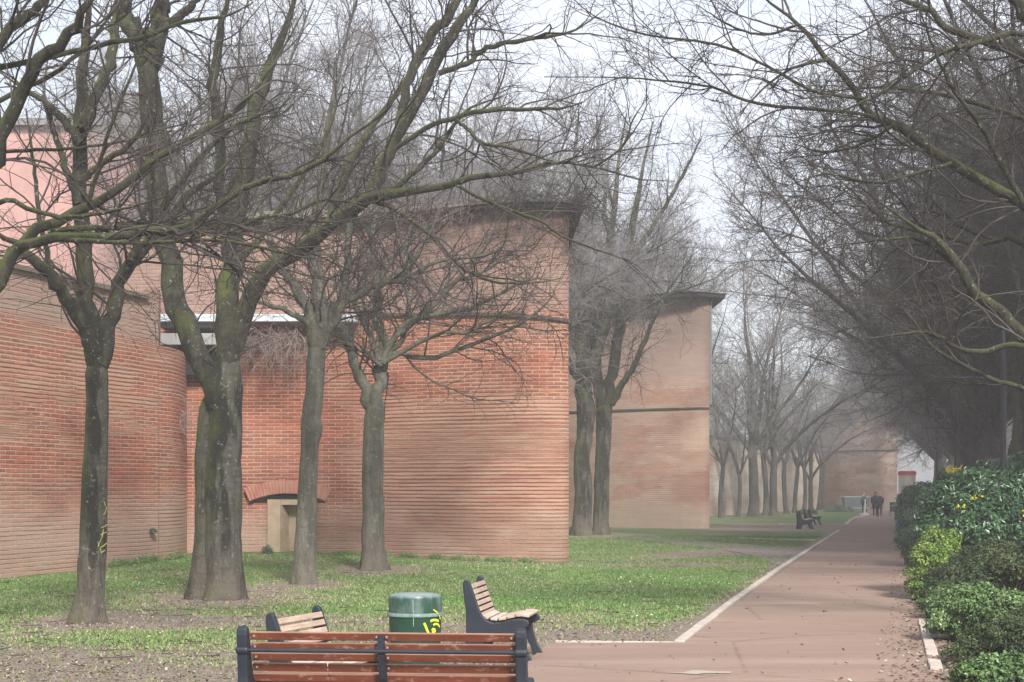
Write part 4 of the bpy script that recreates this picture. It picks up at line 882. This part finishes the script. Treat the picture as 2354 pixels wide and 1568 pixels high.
g = np.random.default_rng(44); fx, fy, g = scatter(320, (-40, 1900), (15, 40), lambda x, y, r: ~onpath(x, y) & ~in_wall(x, y) & (x-KX*y < -2.8), 44); m_ = len(fx); P = np.empty((m_,5,3)); a_ = g.uniform(0, 6.28, m_); D = np.stack([np.cos(a_), np.sin(a_), np.zeros(m_)], 1)
P[:,0] = np.stack([fx, fy, terr(fx, fy)+.035], 1); st_ = g.uniform(.03,.12,m_)[:,None]
for j in range(1, 5): D = unit(D+g.normal(size=(m_,3))*np.array([.25,.25,.05])); P[:,j] = P[:,j-1]+D*st_; P[:,j,2] = terr(P[:,j,0], P[:,j,1])+.03
V, Fc = tubes(P, g.uniform(.003,.008,m_)[:,None]*np.linspace(1,.5,5), 4); tag(mesh_obj('fallen_twigs', np_mesh('fallen_twigs', V, Fc), M['twig']), 'small fallen twigs lying scattered on the lawn', 'twigs', kind='stuff')
# ------------------------------------------------------------------ shrubs
def leaf_cloud(name, lobes, n, size, seed, aspect=.5, shell=.62):
    g = np.random.default_rng(seed); vol = np.array([(l[3]*l[4]*l[5])**.67 for l in lobes]); idx = g.choice(len(lobes), n, p=vol/vol.sum()); Lb = np.array(lobes)[idx]
    D = unit(g.normal(size=(n,3))); D[:,2] = np.where(D[:,2] < -.35, -D[:,2], D[:,2]); rr_ = shell+(1.04-shell)*g.random(n)**.6+.16*(g.random(n) > .93)*g.random(n)
    bump = 1+.26*np.array([mnoise.noise(Vector(d*2.6)+Vector((i*3.,0,0))) for d, i in zip(D, idx)])+.20*np.array([mnoise.noise(Vector(d*7)+Vector((i*5.,0,0))) for d, i in zip(D, idx)])
    C = Lb[:,:3]+D*Lb[:,3:6]*(rr_*bump)[:,None]; C[:,2] = np.maximum(C[:,2], .03)
    N = unit(D+g.normal(size=(n,3))*.65+np.array([0,0,.45])); a = unit(np.cross(N, g.normal(size=(n,3)))); b = np.cross(N, a); s = (size*g.uniform(.6,1.3,n))[:,None]
    t0 = C-a*s; t1 = C+a*s; w1 = C+b*s*aspect+N*s*.18; w2 = C-b*s*aspect+N*s*.18
    V = np.stack([t0, w1, t1, w2], 1).reshape(-1, 3); q = np.arange(n)*4
    Fc = np.concatenate([np.stack([q, q+1, q+2], 1), np.stack([q, q+2, q+3], 1)])
    cl = np.array([mnoise.noise(Vector(c*2.2)) for c in C]); t = np.clip(.5+.45*cl+g.normal(size=n)*.2, 0, 1)
    return np_mesh(name, V, Fc, smooth=False, cols=np.repeat(t, 4)), C
M['leaf_dark'] = tint_mat('leaf_blue_green', ((0,(.012,.035,.015)), (.5,(.028,.078,.028)), (.88,(.055,.13,.05)), (1,(.17,.26,.15))), .36, spec=.6)
M['leaf_light'] = tint_mat('leaf_yellow_green', ((0,(.035,.075,.015)), (.5,(.10,.18,.03)), (.85,(.21,.31,.05)), (1,(.34,.42,.10))), .5, spec=.4)
M['leaf_mid'] = tint_mat('leaf_mid_green', ((0,(.025,.055,.015)), (.5,(.07,.135,.035)), (.85,(.15,.24,.075)), (1,(.36,.42,.24))), .45, spec=.45)
M['leaf_olive'] = tint_mat('leaf_olive', ((0,(.02,.035,.014)), (.6,(.045,.07,.025)), (1,(.11,.13,.05))), .6)
M['leaf_far'] = tint_mat('leaf_dull', ((0,(.035,.07,.04)), (.6,(.08,.14,.08)), (1,(.2,.28,.19))), .55)
M['petal'] = tint_mat('yellow_petals', ((0,(.62,.5,.02)), (1,(.85,.75,.04))), .6)
M['core'] = simple('inner_stems', (.035,.032,.022), .95, .3, 6)
def shrub(name, u, vb, lobes, n, size, mat, seed, label, flowers=(), aspect=.5, cat='shrub', group=None, ydep=None):
    """lobes in pixels: (du, height px of centre, ru px, rv px, depth offset m)"""
    y = ydep or dep(vb); s = F/y; x = (u-CX)/s; T = empty(name, (x, y, 0), label=label, cat=cat, group=group)
    LB = [(a/s, o, h/s, ru/s*.92, max(ru, rv)/s*.87, rv/s*.92) for a, h, ru, rv, o in lobes]; g0 = np.random.default_rng(seed*3)
    for l in list(LB):
        for q in range(7):
            dv = unit(g0.normal(size=3)); dv[2] = abs(dv[2]) if q < 5 else -abs(dv[2]); k = g0.uniform(.26,.46); LB.append((l[0]+dv[0]*l[3]*.9, l[1]+dv[1]*l[4]*.9, max(.1, l[2]+dv[2]*l[5]*.9), l[3]*k*1.1, l[4]*k, l[5]*k))
    me, C = leaf_cloud('foliage', LB, n, size, seed, aspect); mesh_obj('foliage', me, mat, T)
    g = np.random.default_rng(seed+1); m = 90; pick = C[g.choice(len(C), m)]; P = np.empty((m,6,3)); b0 = np.stack([pick[:,0]*.45, pick[:,1]*.5, np.zeros(m)], 1)
    for j in range(6): t = j/5; P[:,j] = b0*(1-t)+pick*t*.985+b0*0; P[:,j,2] += .08*math.sin(PI*t)
    P[:,1:-1] += g.normal(size=(m,4,3))*.02; Rd = np.linspace(.012,.004,6)[None]*np.ones((m,1))
    SP = np.empty((40,5,3)); pk = C[g.choice(len(C), 40)]; dv = unit(pk-np.array([0,0,.3])+g.normal(size=(40,3))*.25)
    for j in range(5): SP[:,j] = pk+dv*(j*.035-.03)+g.normal(size=(40,3))*.006
    V, Fc = join([tubes(P, Rd, 4), tubes(SP, np.linspace(.005,.002,5)[None]*np.ones((40,1)), 3)]); mesh_obj('stems', np_mesh('stems', V, Fc), M['core'], T)
    for i, (fu, fv, ru, rv, k) in enumerate(flowers):
        yy = y-.0; fx = (fu-u)/s; fz = EYE-(fv-VH)/s; g2 = np.random.default_rng(seed*7+i)
        # spikes of small yellow florets
        Vs, Fs, b = [], [], 0
        fo = -max(l[4] for l in LB)*.55
        for q in range(k):
            a0 = np.array([fx+g2.uniform(-.6,.6)*ru/s, fo+g2.uniform(-.1,.1), fz-rv/s*.8]); d0 = unit(np.array([g2.normal()*.5, g2.normal()*.3, 1.0])); L = rv/s*g2.uniform(1.0,2.0)
            mm = 26; t = g2.random(mm); C2 = a0+d0*(t*L)[:,None]+g2.normal(size=(mm,3))*.012; sz = .011
            aa = unit(g2.normal(size=(mm,3))); bb = unit(np.cross(aa, g2.normal(size=(mm,3))))
            Vs.append(np.stack([C2-aa*sz, C2+bb*sz, C2+aa*sz, C2-bb*sz], 1).reshape(-1,3)); Fs.append(np.arange(mm*4).reshape(-1,4)+b); b += mm*4
        mesh_obj('flowers', np_mesh('flowers', np.concatenate(Vs), np.concatenate(Fs), smooth=False, cols=np.random.default_rng(i).random(b)), M['petal'], T)
    return T
SG = 'shrubs in the bed along the right of the path'
shrub('shrub', 2290, 1640, [(0,75,90,60,0),(-45,45,50,45,.1),(70,75,60,60,.2),(120,60,80,70,0)], 15000, .022, M['leaf_mid'], 11, 'small bright green shrub in the bottom right corner of the bed', group=SG)
shrub('shrub', 2235, 1478, [(0,75,75,60,0),(-60,50,50,45,0),(60,70,65,55,0),(20,100,55,38,.2),(-30,30,70,40,.2),(110,50,50,50,.1)], 26000, .024, M['leaf_mid'], 12, 'rounded light green shrub with speckled pale leaves, nearest the kerb', group=SG)
shrub('shrub', 2325, 1445, [(0,130,70,50,0),(-70,95,60,50,0),(60,120,80,60,.2)], 15000, .026, M['leaf_olive'], 17, 'straggly olive shrub above the light green one', group=SG)
shrub('shrub', 2215, 1398, [(0,55,70,50,.3),(50,80,70,55,.5),(100,90,70,60,.5),(-40,35,50,32,.2)], 22000, .022, M['leaf_olive'], 13, 'dark olive shrub in shade between the yellow-green and light green ones', group=SG)
shrub('shrub', 2130, 1380, [(-5,95,36,40,0),(22,130,34,32,.2),(-18,60,30,34,0),(-2,30,44,28,0),(50,105,40,36,.2),(62,140,28,24,.3),(55,55,50,36,.1),(30,75,40,34,-.1)], 22000, .024, M['leaf_light'], 14, 'vivid yellow-green shrub leaning over the path edge', group=SG)
shrub('shrub', 2255, 1372, [(-10,150,90,90,0),(75,140,85,100,.2),(-60,195,70,60,.4),(30,225,85,65,.4),(110,235,60,60,.3),(-100,130,50,60,.2),(40,90,95,70,.3)], 42000, .044, M['leaf_dark'], 15, 'tallest dark glossy blue-green shrub with yellow flower sprigs', aspect=.42, group=SG,
      flowers=[(2228,1142,20,9,3),(2190,1162,12,6,2),(2338,1180,24,8,5)])
shrub('shrub', 2335, 1330, [(0,225,45,40,0),(-30,195,50,45,0),(20,175,60,60,0),(15,262,20,28,0),(-75,225,30,40,0)], 16000, .044, M['leaf_dark'], 19, 'dark shrub with loose top sprigs before the white building', aspect=.42, group=SG)
shrub('shrub', 2200, 1310, [(0,175,50,45,0),(-40,150,50,50,0),(-22,205,26,28,.1),(40,185,50,45,.3),(90,210,45,40,.3),(125,240,30,25,.3),(0,110,75,60,0)], 24000, .034, M['leaf_far'], 18, 'bushy green shrub crowned with a fan of yellow flowers', flowers=[(2180,1080,17,9,13)], group=SG)
shrub('shrub', 2105, 1262, [(0,90,45,50,0),(30,105,45,45,.6),(-8,45,38,45,0),(60,90,50,55,.6),(-24,80,25,45,0)], 26000, .036, M['leaf_far'], 16, 'farthest dull green shrub hiding the blue bin', group=SG)
shrub('shrub', 2325, 1530, [(0,60,80,50,0),(-60,40,60,38,.2),(60,80,60,50,.2),(-110,25,40,25,.1)], 16000, .02, M['leaf_olive'], 23, 'low scrubby olive growth between the two light green shrubs', group=SG)
shrub('shrub', 2150, 1425, [(0,30,45,26,0),(45,45,50,36,.2),(95,50,50,45,.3)], 12000, .022, M['leaf_mid'], 24, 'low green growth spilling over the bed edge under the yellow-green shrub', group=SG)
shrub('shrub', 2092, 1300, [(0,45,32,40,0),(22,85,36,45,.2),(50,60,40,50,.3)], 14000, .03, M['leaf_far'], 25, 'dull green bush between the yellow-green shrub and the farthest one', group=SG)
# weeds
for (u, v, k, n, sz, lb, mt) in ((615,1266,16,700,.03,'grey-green weed clump at the foot of the wall left of the niche','leaf_far'), (1120,1288,7,160,.02,'tiny weed at the foot of the rounded wall','leaf_olive'), (352,1225,9,260,.03,'dark weed sprouting from the left wall near its corner','leaf_dark')):
    y = {615: 40.2, 1120: 38.7, 352: 37.75}[u]; T = None
    zc_ = EYE-(v-VH)*y/F; me, _ = leaf_cloud('weed', [(0,0,0,k*y/F,.12,k*1.2*y/F)], n, sz, u, .3, .1)
    V = np.empty(len(me.vertices)*3, np.float32)
    o = tag(mesh_obj('weed', me, M[mt]), lb, 'weed'); o.location = (*ud(u, y), zc_ if u == 352 else float(terr(*ud(u, y))))
def strip_plants():
    g = np.random.default_rng(4); lob = []
    for i in range(70):
        u = g.uniform(250, 425) if i < 30 else g.uniform(740, 1250); 
        y = (33.4+(u-90)*.0168 if u < 430 else 40.4-max(0, u-850)*.0048)-g.uniform(.15,.5)
        x, _ = ud(u, y); lob.append((x, y, float(terr(x, y))+.02, .16, .12, .07+.06*g.random()*(2 if u < 430 else 1)))
    me, _ = leaf_cloud('ground_cover', lob, 9000, .028, 5, .3, .1); me.materials.append(M['blade']); return me
o = mesh_obj('ground_cover', strip_plants(), None); tag(o, 'low weeds and tall grass growing along the foot of the brick walls', 'weeds', kind='stuff')
hl = [(*ud(u, y), .12, .45*s, .3, .3*s) for u, y, s in ((1908,132,1.2),(1920,131,1.6),(1935,131,1.3),(1948,130,1.1),(1845,118,.8),(1866,118,.9))]
me, _ = leaf_cloud('foliage', [(x-ud(1920,131)[0], y-131, z, a, b, c) for x, y, z, a, b, c in hl], 5000, .05, 77); o = mesh_obj('low_hedge', me, M['leaf_far']); o.location = (*ud(1920,131), 0); tag(o, 'grey-green low bushes at the far end, left of the grey container', 'hedge')

# ------------------------------------------------------------------ seats
PROF_O = [(-.135,.80),(-.13,.845),(-.10,.865),(-.065,.85),(-.045,.80),(-.01,.70),(.03,.58),(.07,.49),(.12,.435),(.19,.41),(.27,.415),(.36,.44),(.44,.455),(.51,.455),(.56,.44),(.575,.41),(.56,.375),(.52,.355),(.49,.35),(.50,.26),(.54,.13),(.60,.03),(.60,0),(.50,0),(.47,.09),(.42,.20),(.36,.27),(.28,.30),(.19,.29),(.10,.22),(.05,.12),(.03,0),(-.13,0),(-.12,.10),(-.10,.30),(-.10,.50),(-.12,.66)]
def seat(name, W, fw, label, cat, wood, nb, group=None, bench=False, seams=()):
    T = empty(name, (0,0,0), label=label, cat=cat, group=group)
    for s in (-1, 1):
        q = MB(); q.prism([(a, b) for a, b in PROF_O], 'x', s*(W/2)-fw/2, s*(W/2)+fw/2); q.build('end_frame', M['iron'], T, bevel=.012)
        if bench:
            q = MB(); q.box((s*W/2, -.105, .695), (fw+.02, .075, .05)); q.build('frame_collar', M['iron'], T, bevel=.02)
    IW = W-fw-.004
    back_pts = [(-.083, .80-i*.082, .05) for i in range(nb)]
    # slats follow the front curve of the end frames
    def frontx(z): return -.055+max(0, .82-z)*.36
    bl = [(frontx(z), z) for z in (np.linspace(.79, .49, nb))]
    for i, (y, z) in enumerate(bl):
        q = MB(); segs = [(-IW/2, IW/2)]
        if i in dict(seams): c = dict(seams)[i]; segs = [(-IW/2, c-.006), (c+.006, IW/2)]
        for a, b in segs: q.box(((a+b)/2, y, z), (b-a, .026, .30/(nb-1)*.76), rx=R(20))
        q.build('back_slat', wood, T, bevel=.004)
    for i, (y, z) in enumerate(((.10,.452),(.19,.432),(.28,.437),(.37,.458),(.465,.477),(.53,.472))):
        q = MB(); q.box((0, y, z+.012), (IW+(.0 if bench else 0), .072, .026), rx=R((-22,-4,8,12,6,-8)[i])); q.build('seat_slat', wood, T, bevel=.004)
    if bench:
        q = MB(); q.prism([(a, b) for a, b in ((-.11,.80),(-.075,.80),(.02,.55),(.09,.45),(.5,.44),(.5,.40),(.05,.39),(-.03,.5),(-.10,.66))], 'x', -.022, .022); q.build('middle_support', M['iron'], T)
        q = MB(); q.prism([(a, b) for a, b in ((-.03,.45),(.05,.42),(.08,0),(-.02,0))], 'x', -.022, .022); q.build('middle_leg', M['iron'], T)
        for bx_ in (-IW/2+.03, -.035, .035, IW/2-.03):
            for (y, z) in bl[:4]: q = MB(); q.tube([(bx_, y-.022, z-.004), (bx_, y-.012, z)], .008, 8); q.build('bolt', M['concrete'], T)
        q = MB(); q.tube([(-IW/2, -.112, .695), (IW/2, -.112, .695)], .014, 10); q.build('back_rail', M['iron'], T, smooth=True)
    return T
nbn = seat('park_bench', 1.94, .075, 'long red-brown slatted bench seen from behind at the bottom of the picture', 'bench', M['wood'], 5, bench=True, seams=((3, -.4), (4, -.39)))
nbn.location = (-.895, 10.87, 0); nbn.rotation_euler = (0,0,R(-5.5))
c2 = seat('slatted_seat', .80, .05, 'single slatted seat with dark iron sides right of the green bin, facing the path', 'seat', M['wood_pale'], 6, group='single slatted seats')
# local +Y is the facing direction; length runs along local X
x_, y_, _ = at(1108, 1440, 16.9)
def face(o, x, y, az): o.location = (x, y, 0); o.rotation_euler = (0,0,az)
face(c2, x_, y_, R(-90-9))
c3 = copy_tree(c2); tag(c3, 'single slatted seat mostly hidden behind the left part of the long bench', 'seat', 'single slatted seats')
x_, y_, _ = at(702, 1425, 12.4); face(c3, x_, y_, R(-90-19))
c4 = copy_tree(c2); tag(c4, 'small dark far seat, the nearer of the two on the lawn edge', 'seat', 'single slatted seats'); x_, y_ = gp(1838, 1216); face(c4, x_, y_, R(-90-3))
c5 = copy_tree(c2); tag(c5, 'small dark far seat, the farther of the two on the lawn edge', 'seat', 'single slatted seats'); x_, y_ = gp(1857, 1206.5); face(c5, x_, y_, R(-90+8))

# ------------------------------------------------------------------ bins
def green_bin(label, loc, rz=0, far=False):
    T = empty('litter_bin', loc, rz, label=label, cat='litter bin')
    q = MB(); q.lathe([(.235,.02),(.24,.05),(.258,.60)], 36); q.build('body', M['bin'], T, smooth=True)
    q = MB(); q.lathe([(.262,.604),(.272,.61),(.272,.635),(.262,.645)], 36); q.build('rim', M['bin_rim'], T, smooth=True)
    q = MB(); q.lathe([(.260,.647),(.262,.79),(.25,.818),(.20,.832),(.02,.838)], 36); q.build('lid', M['bin'], T, smooth=True)
    q = MB(); q.lathe([(.22,0),(.22,.018)], 24); q.build('base', M['concrete'], T)
    return T
bx, by, _ = at(954, 1400, 15.3)
gb = green_bin('green cylindrical bin with a clouded lid and yellow scribbles, between the two near seats', (bx, by, 0)); gb.scale = (1,1,.955)
def on_cyl(pts, r, mat, name, wd=.018, z0=0):
    q = MB(); s = []
    for a, z in pts: s.append((r*math.sin(a), -r*math.cos(a), z))
    V = []; 
    for i, p in enumerate(s):
        p = Vector(p); t = (Vector(s[min(i+1, len(s)-1)])-Vector(s[max(i-1, 0)])).normalized(); nr = Vector((p.x, p.y, 0)).normalized(); b = t.cross(nr)
        for k in range(6): an = 2*PI*k/6; V.append(p+nr*.004*math.sin(an)+b*wd*.5*math.cos(an))
    Fc = [(i*6+k, i*6+(k+1)%6, (i+1)*6+(k+1)%6, (i+1)*6+k) for i in range(len(s)-1) for k in range(6)]+[tuple(range(6)), tuple((len(s)-1)*6+k for k in reversed(range(6)))]
    q.add(V, Fc); return q.build(name, mat, gb)
on_cyl([(.78,.68),(.95,.655),(1.12,.62),(1.2,.58)], .268, M['spray'], 'graffiti_stroke', .016)
on_cyl([(.40,.55),(.46,.52),(.52,.48),(.58,.45),(.60,.42)], .258, M['spray'], 'graffiti_stroke', .024)
on_cyl([(.66,.565),(.78,.575),(.95,.573),(1.1,.56)], .262, M['spray'], 'graffiti_stroke', .026)
on_cyl([(.80,.525),(.92,.535),(1.08,.525),(1.2,.50)], .261, M['spray'], 'graffiti_stroke', .022)
on_cyl([(.74,.47),(.80,.485),(.88,.478),(.90,.462),(.82,.448),(.74,.455)], .259, M['spray'], 'graffiti_stroke', .026)
on_cyl([(-.02,.79),(-.015,.7),(0,.6),(.0,.52)], .266, M['white_streak'], 'graffiti_drip', .004)
fb = green_bin('small green bin on a grey plinth at the far right edge of the path', (*gp(2056,1190), .0)); 
fb.scale = (1.3, 1.3, 1.28)
for c in fb.children:
    if c.name.startswith('base'): c.scale = (1.25,1.25,18)
bb = empty('blue_bin', (*gp(2069,1226), 0), label='bright blue container peeking out from behind the farthest shrub', cat='bin')
q = MB(); q.prism([(-.16,-.16),(.16,-.16),(.18,.16),(-.18,.16)], 'z', .03, .58); q.build('body', M['bluebin'], bb, bevel=.02)
q = MB(); q.box((0,0,.61), (.38,.38,.05)); q.build('lid', M['bluebin'], bb, bevel=.015)

# far container and bollard
gc = empty('grey_container', (*gp(1966,1176), 0), label='low grey container with pale lid beside the walkers at the path end', cat='container')
q = MB(); q.prism([(-1.05,.35),(1.05,.35),(1.15,1.15),(-1.15,1.15)], 'x', 0, .01); q = MB()
q.add([(-1.0,-.5,.3),(1.0,-.5,.3),(1.0,.5,.3),(-1.0,.5,.3),(-1.12,-.62,1.2),(1.12,-.62,1.2),(1.12,.62,1.2),(-1.12,.62,1.2)], [(0,3,2,1),(4,5,6,7),(0,1,5,4),(1,2,6,5),(2,3,7,6),(3,0,4,7)]); q.build('body', M['greybox'], gc, bevel=.03)
q = MB(); q.box((0,0,1.26), (2.34,1.34,.1)); q.build('lid', M['palelid'], gc, bevel=.03)
q = MB(); q.box((0,-.55,.32), (2.2,.12,.08)); q.build('bumper', M['palelid'], gc)
for sx in (-1,1):
    for sy in (-1,1): q = MB(); q.tube([(sx*.8-.05, sy*.4, .13),(sx*.8+.05, sy*.4, .13)], .13, 12); q.build('wheel', M['dark'], gc)
bl_ = empty('bollard', (*gp(1986,1185), 0), label='leaning white bollard where the kerb ends', cat='bollard')
q = MB(); q.tube([(.0,0,.10),(.03,0,.5),(.08,0,1.18)], [.075,.06,.055], 10); q.build('post', M['bollard'], bl_, smooth=True)
q = MB(); q.lathe([(.34,0),(.34,.10),(.25,.14)], 18); q.build('base', M['bollard'], bl_)

# ------------------------------------------------------------------ lamps
def lamp(u, y, label):
    X = 2.28; x = lane(X, y); T = empty('street_lamp', (x, y, 0), label=label, cat='street lamp', group='street lamps along the right of the path')
    q = MB(); q.lathe([(.10,0),(.10,.5),(.066,.55),(.06,4.4),(.05,5.35),(.02,5.38)], 16); q.build('pole', M['lamp_metal'], T, smooth=True)
    for z, L, o in ((5.25,.66,-.02), (4.2,.72,-.25)):
        q = MB(); q.tube([(0,0,z-.10),(-.15,0,z-.03),(-.3+o,0,z)], .03, 8); q.build('arm', M['lamp_metal'], T, smooth=True)
        h = MB(); P = []; xs_ = np.linspace(0, 1, 9)
        prof = [(-.25+o-L*t, .03+.10*math.sin(PI*min(1, t*1.15+.05))**.6, .035*(1-t*.55)) for t in xs_]
        V = []
        for (xx, wd, th) in prof: V += [(xx,-wd,z-.2*th),(xx,-wd*.6,z+th),(xx,wd*.6,z+th),(xx,wd,z-.2*th),(xx,wd*.7,z-th*.6),(xx,-wd*.7,z-th*.6)]
        Fc = [(i*6+k, i*6+(k+1)%6, (i+1)*6+(k+1)%6, (i+1)*6+k) for i in range(8) for k in range(6)]+[tuple(range(6)), tuple(48+k for k in reversed(range(6)))]
        h.add(V, Fc); h.build('lamp_head', M['lamp_metal'], T, smooth=True)
    return T
lamp(0, 33.3, 'nearest dark street lamp with two flat heads, at the right above the shrubs')
for y, lb in ((60,'second street lamp along the path, among the right-hand trunks'), (87,'third and farthest street lamp beside the right row')): lamp(0, y, lb)

# ------------------------------------------------------------------ people
def person(u, v, h, label, top_mat, hat=None, hair=None, rz=0, sit=False, stride=.12, long_coat=True, arm_bag=False):
    x, y = gp(u, v); T = empty('person', (x, y, 0), rz, label=label, cat='person', group='walkers at the end of the path'); k = h/1.72
    J = {'pel':(0,0,.92),'sp':(0,-.01,1.12),'ch':(0,-.02,1.34),'nk':(0,.0,1.48),'hd':(0,.02,1.56),'ht':(0,.02,1.66),
         'hL':(-.09,0,.9),'kL':(-.10,stride*.8,.5),'aL':(-.10,stride*.4,.09),'tL':(-.10,stride*.4+.15,.03),'hR':(.09,0,.9),'kR':(.10,-stride*.2,.5),'aR':(.10,-stride*1.4,.11),'tR':(.10,-stride*1.4+.13,.03),
         'sL':(-.19,-.02,1.40),'eL':(-.25,-.05,1.13),'wL':(-.24,.06,.90),'fL':(-.235,.09,.80),'sR':(.19,-.02,1.40),'eR':(.25,-.03,1.13),'wR':(.22,.12,.94),'fR':(.20,.17,.86)}
    Rr2 = {'pel':.14,'sp':.12,'ch':.14,'nk':.055,'hd':.085,'ht':.07,'hL':.085,'kL':.055,'aL':.038,'tL':.03,'hR':.085,'kR':.055,'aR':.038,'tR':.03,'sL':.055,'eL':.04,'wL':.027,'fL':.025,'sR':.055,'eR':.04,'wR':.027,'fR':.025}
    E = [('pel','sp'),('sp','ch'),('ch','nk'),('nk','hd'),('hd','ht'),('pel','hL'),('hL','kL'),('kL','aL'),('aL','tL'),('pel','hR'),('hR','kR'),('kR','aR'),('aR','tR'),('ch','sL'),('sL','eL'),('eL','wL'),('wL','fL'),('ch','sR'),('sR','eR'),('eR','wR'),('wR','fR')]
    def skin(name, keys, edges, grow, mat, sub=2):
        ks = list(keys); me = bpy.data.meshes.new(name); me.from_pydata([tuple(q*k for q in J[a]) for a in ks], [(ks.index(a), ks.index(b)) for a, b in edges], [])
        o = mesh_obj(name, me, mat, T); md = o.modifiers.new('skin', 'SKIN'); md.use_smooth_shade = True
        for i, a in enumerate(ks): r = (Rr2[a]+grow)*k; me.skin_vertices[0].data[i].radius = (r*(1.25 if a in ('ch','pel','sp') else 1), r)
        me.skin_vertices[0].data[0].use_root = True; s = o.modifiers.new('sub', 'SUBSURF'); s.levels = sub; s.render_levels = sub; return o
    skin('body', J.keys(), E, 0, M['skin'])
    lk = ['pel','hL','kL','aL','hR','kR','aR']; skin('trousers', lk, [e for e in E if e[0] in lk and e[1] in lk], .016, M['jeans'])
    for s in 'LR': kk_ = ['a'+s, 't'+s]; skin('shoe', kk_, [(kk_[0], kk_[1])], .018, M['shoe'])
    q = MB(); zb = .56 if long_coat else .86
    prof = [(.175,zb),(.185,zb+.02),(.18,.86),(.165,1.02),(.175,1.18),(.185,1.32),(.16,1.42),(.075,1.49),(.06,1.50)]
    q.lathe([(r*k*1.12, z*k) for r, z in prof], 22, sy=.72); q.build('coat', top_mat, T, smooth=True)
    ak = ['sL','eL','wL']; skin('sleeve', ak, [('sL','eL'),('eL','wL')], .022, top_mat); ak = ['sR','eR','wR']; skin('sleeve', ak, [('sR','eR'),('eR','wR')], .022, top_mat)
    q = MB()   # face features on the far side
    q.tube([(0,.10*k,1.585*k),(0,.125*k,1.565*k)], [.012,.014], 6); q.build('nose', M['skin'], T)
    q = MB(); [q.box((s*.032*k,.098*k,1.605*k), (.02,.01,.01)) for s in (-1,1)]; q.build('eyes', M['dark'], T)
    if hat:
        q = MB(); q.lathe([(.098*k,1.60*k),(.105*k,1.64*k),(.10*k,1.69*k),(.075*k,1.735*k),(.03*k,1.755*k),(.028*k,1.78*k),(.005,1.79*k)], 16, c=(0,.015*k)); q.build('hat', hat, T, smooth=True)
    if hair:
        q = MB(); q.lathe([(.105*k,1.36*k),(.125*k,1.42*k),(.115*k,1.52*k),(.115*k,1.62*k),(.09*k,1.70*k),(.03*k,1.735*k)], 18, c=(.0,-.005), sy=.95); q.build('hair', hair, T, smooth=True)
    return T
person(2021, 1188.5, 1.74, 'person in a long dark coat with fair hair, walking away on the path', M['coat'], hair=M['hair'], rz=R(-12))
person(2011, 1186.5, 1.72, 'person in black with a red hat, walking just left of the fair-haired one', M['dark_coat'], hat=M['redhat'], hair=None, rz=R(-12), stride=-.12)
person(1985, 1179, 1.66, 'person in a dark green coat and red cap, standing by the grey container', M['green_coat'], hat=M['redhat'], rz=R(30), stride=.06, long_coat=False)

# ------------------------------------------------------------------ air
hz = MB(); hz.box((20, 105, 19), (180, 240, 41)); ho = hz.build('haze', None)
hm = bpy.data.materials.new('haze'); hm.use_nodes = True; t = hm.node_tree; t.nodes.clear(); o_ = t.nodes.new('ShaderNodeOutputMaterial'); v_ = t.nodes.new('ShaderNodeVolumePrincipled')
v_.inputs['Color'].default_value = (.90,.90,.91,1); v_.inputs['Density'].default_value = .0018; v_.inputs['Anisotropy'].default_value = .1; t.links.new(v_.outputs[0], o_.inputs['Volume'])
ho.data.materials.append(hm); tag(ho, kind='stuff'); ho['label'] = 'thin pale winter haze filling the avenue'; ho['category'] = 'haze'
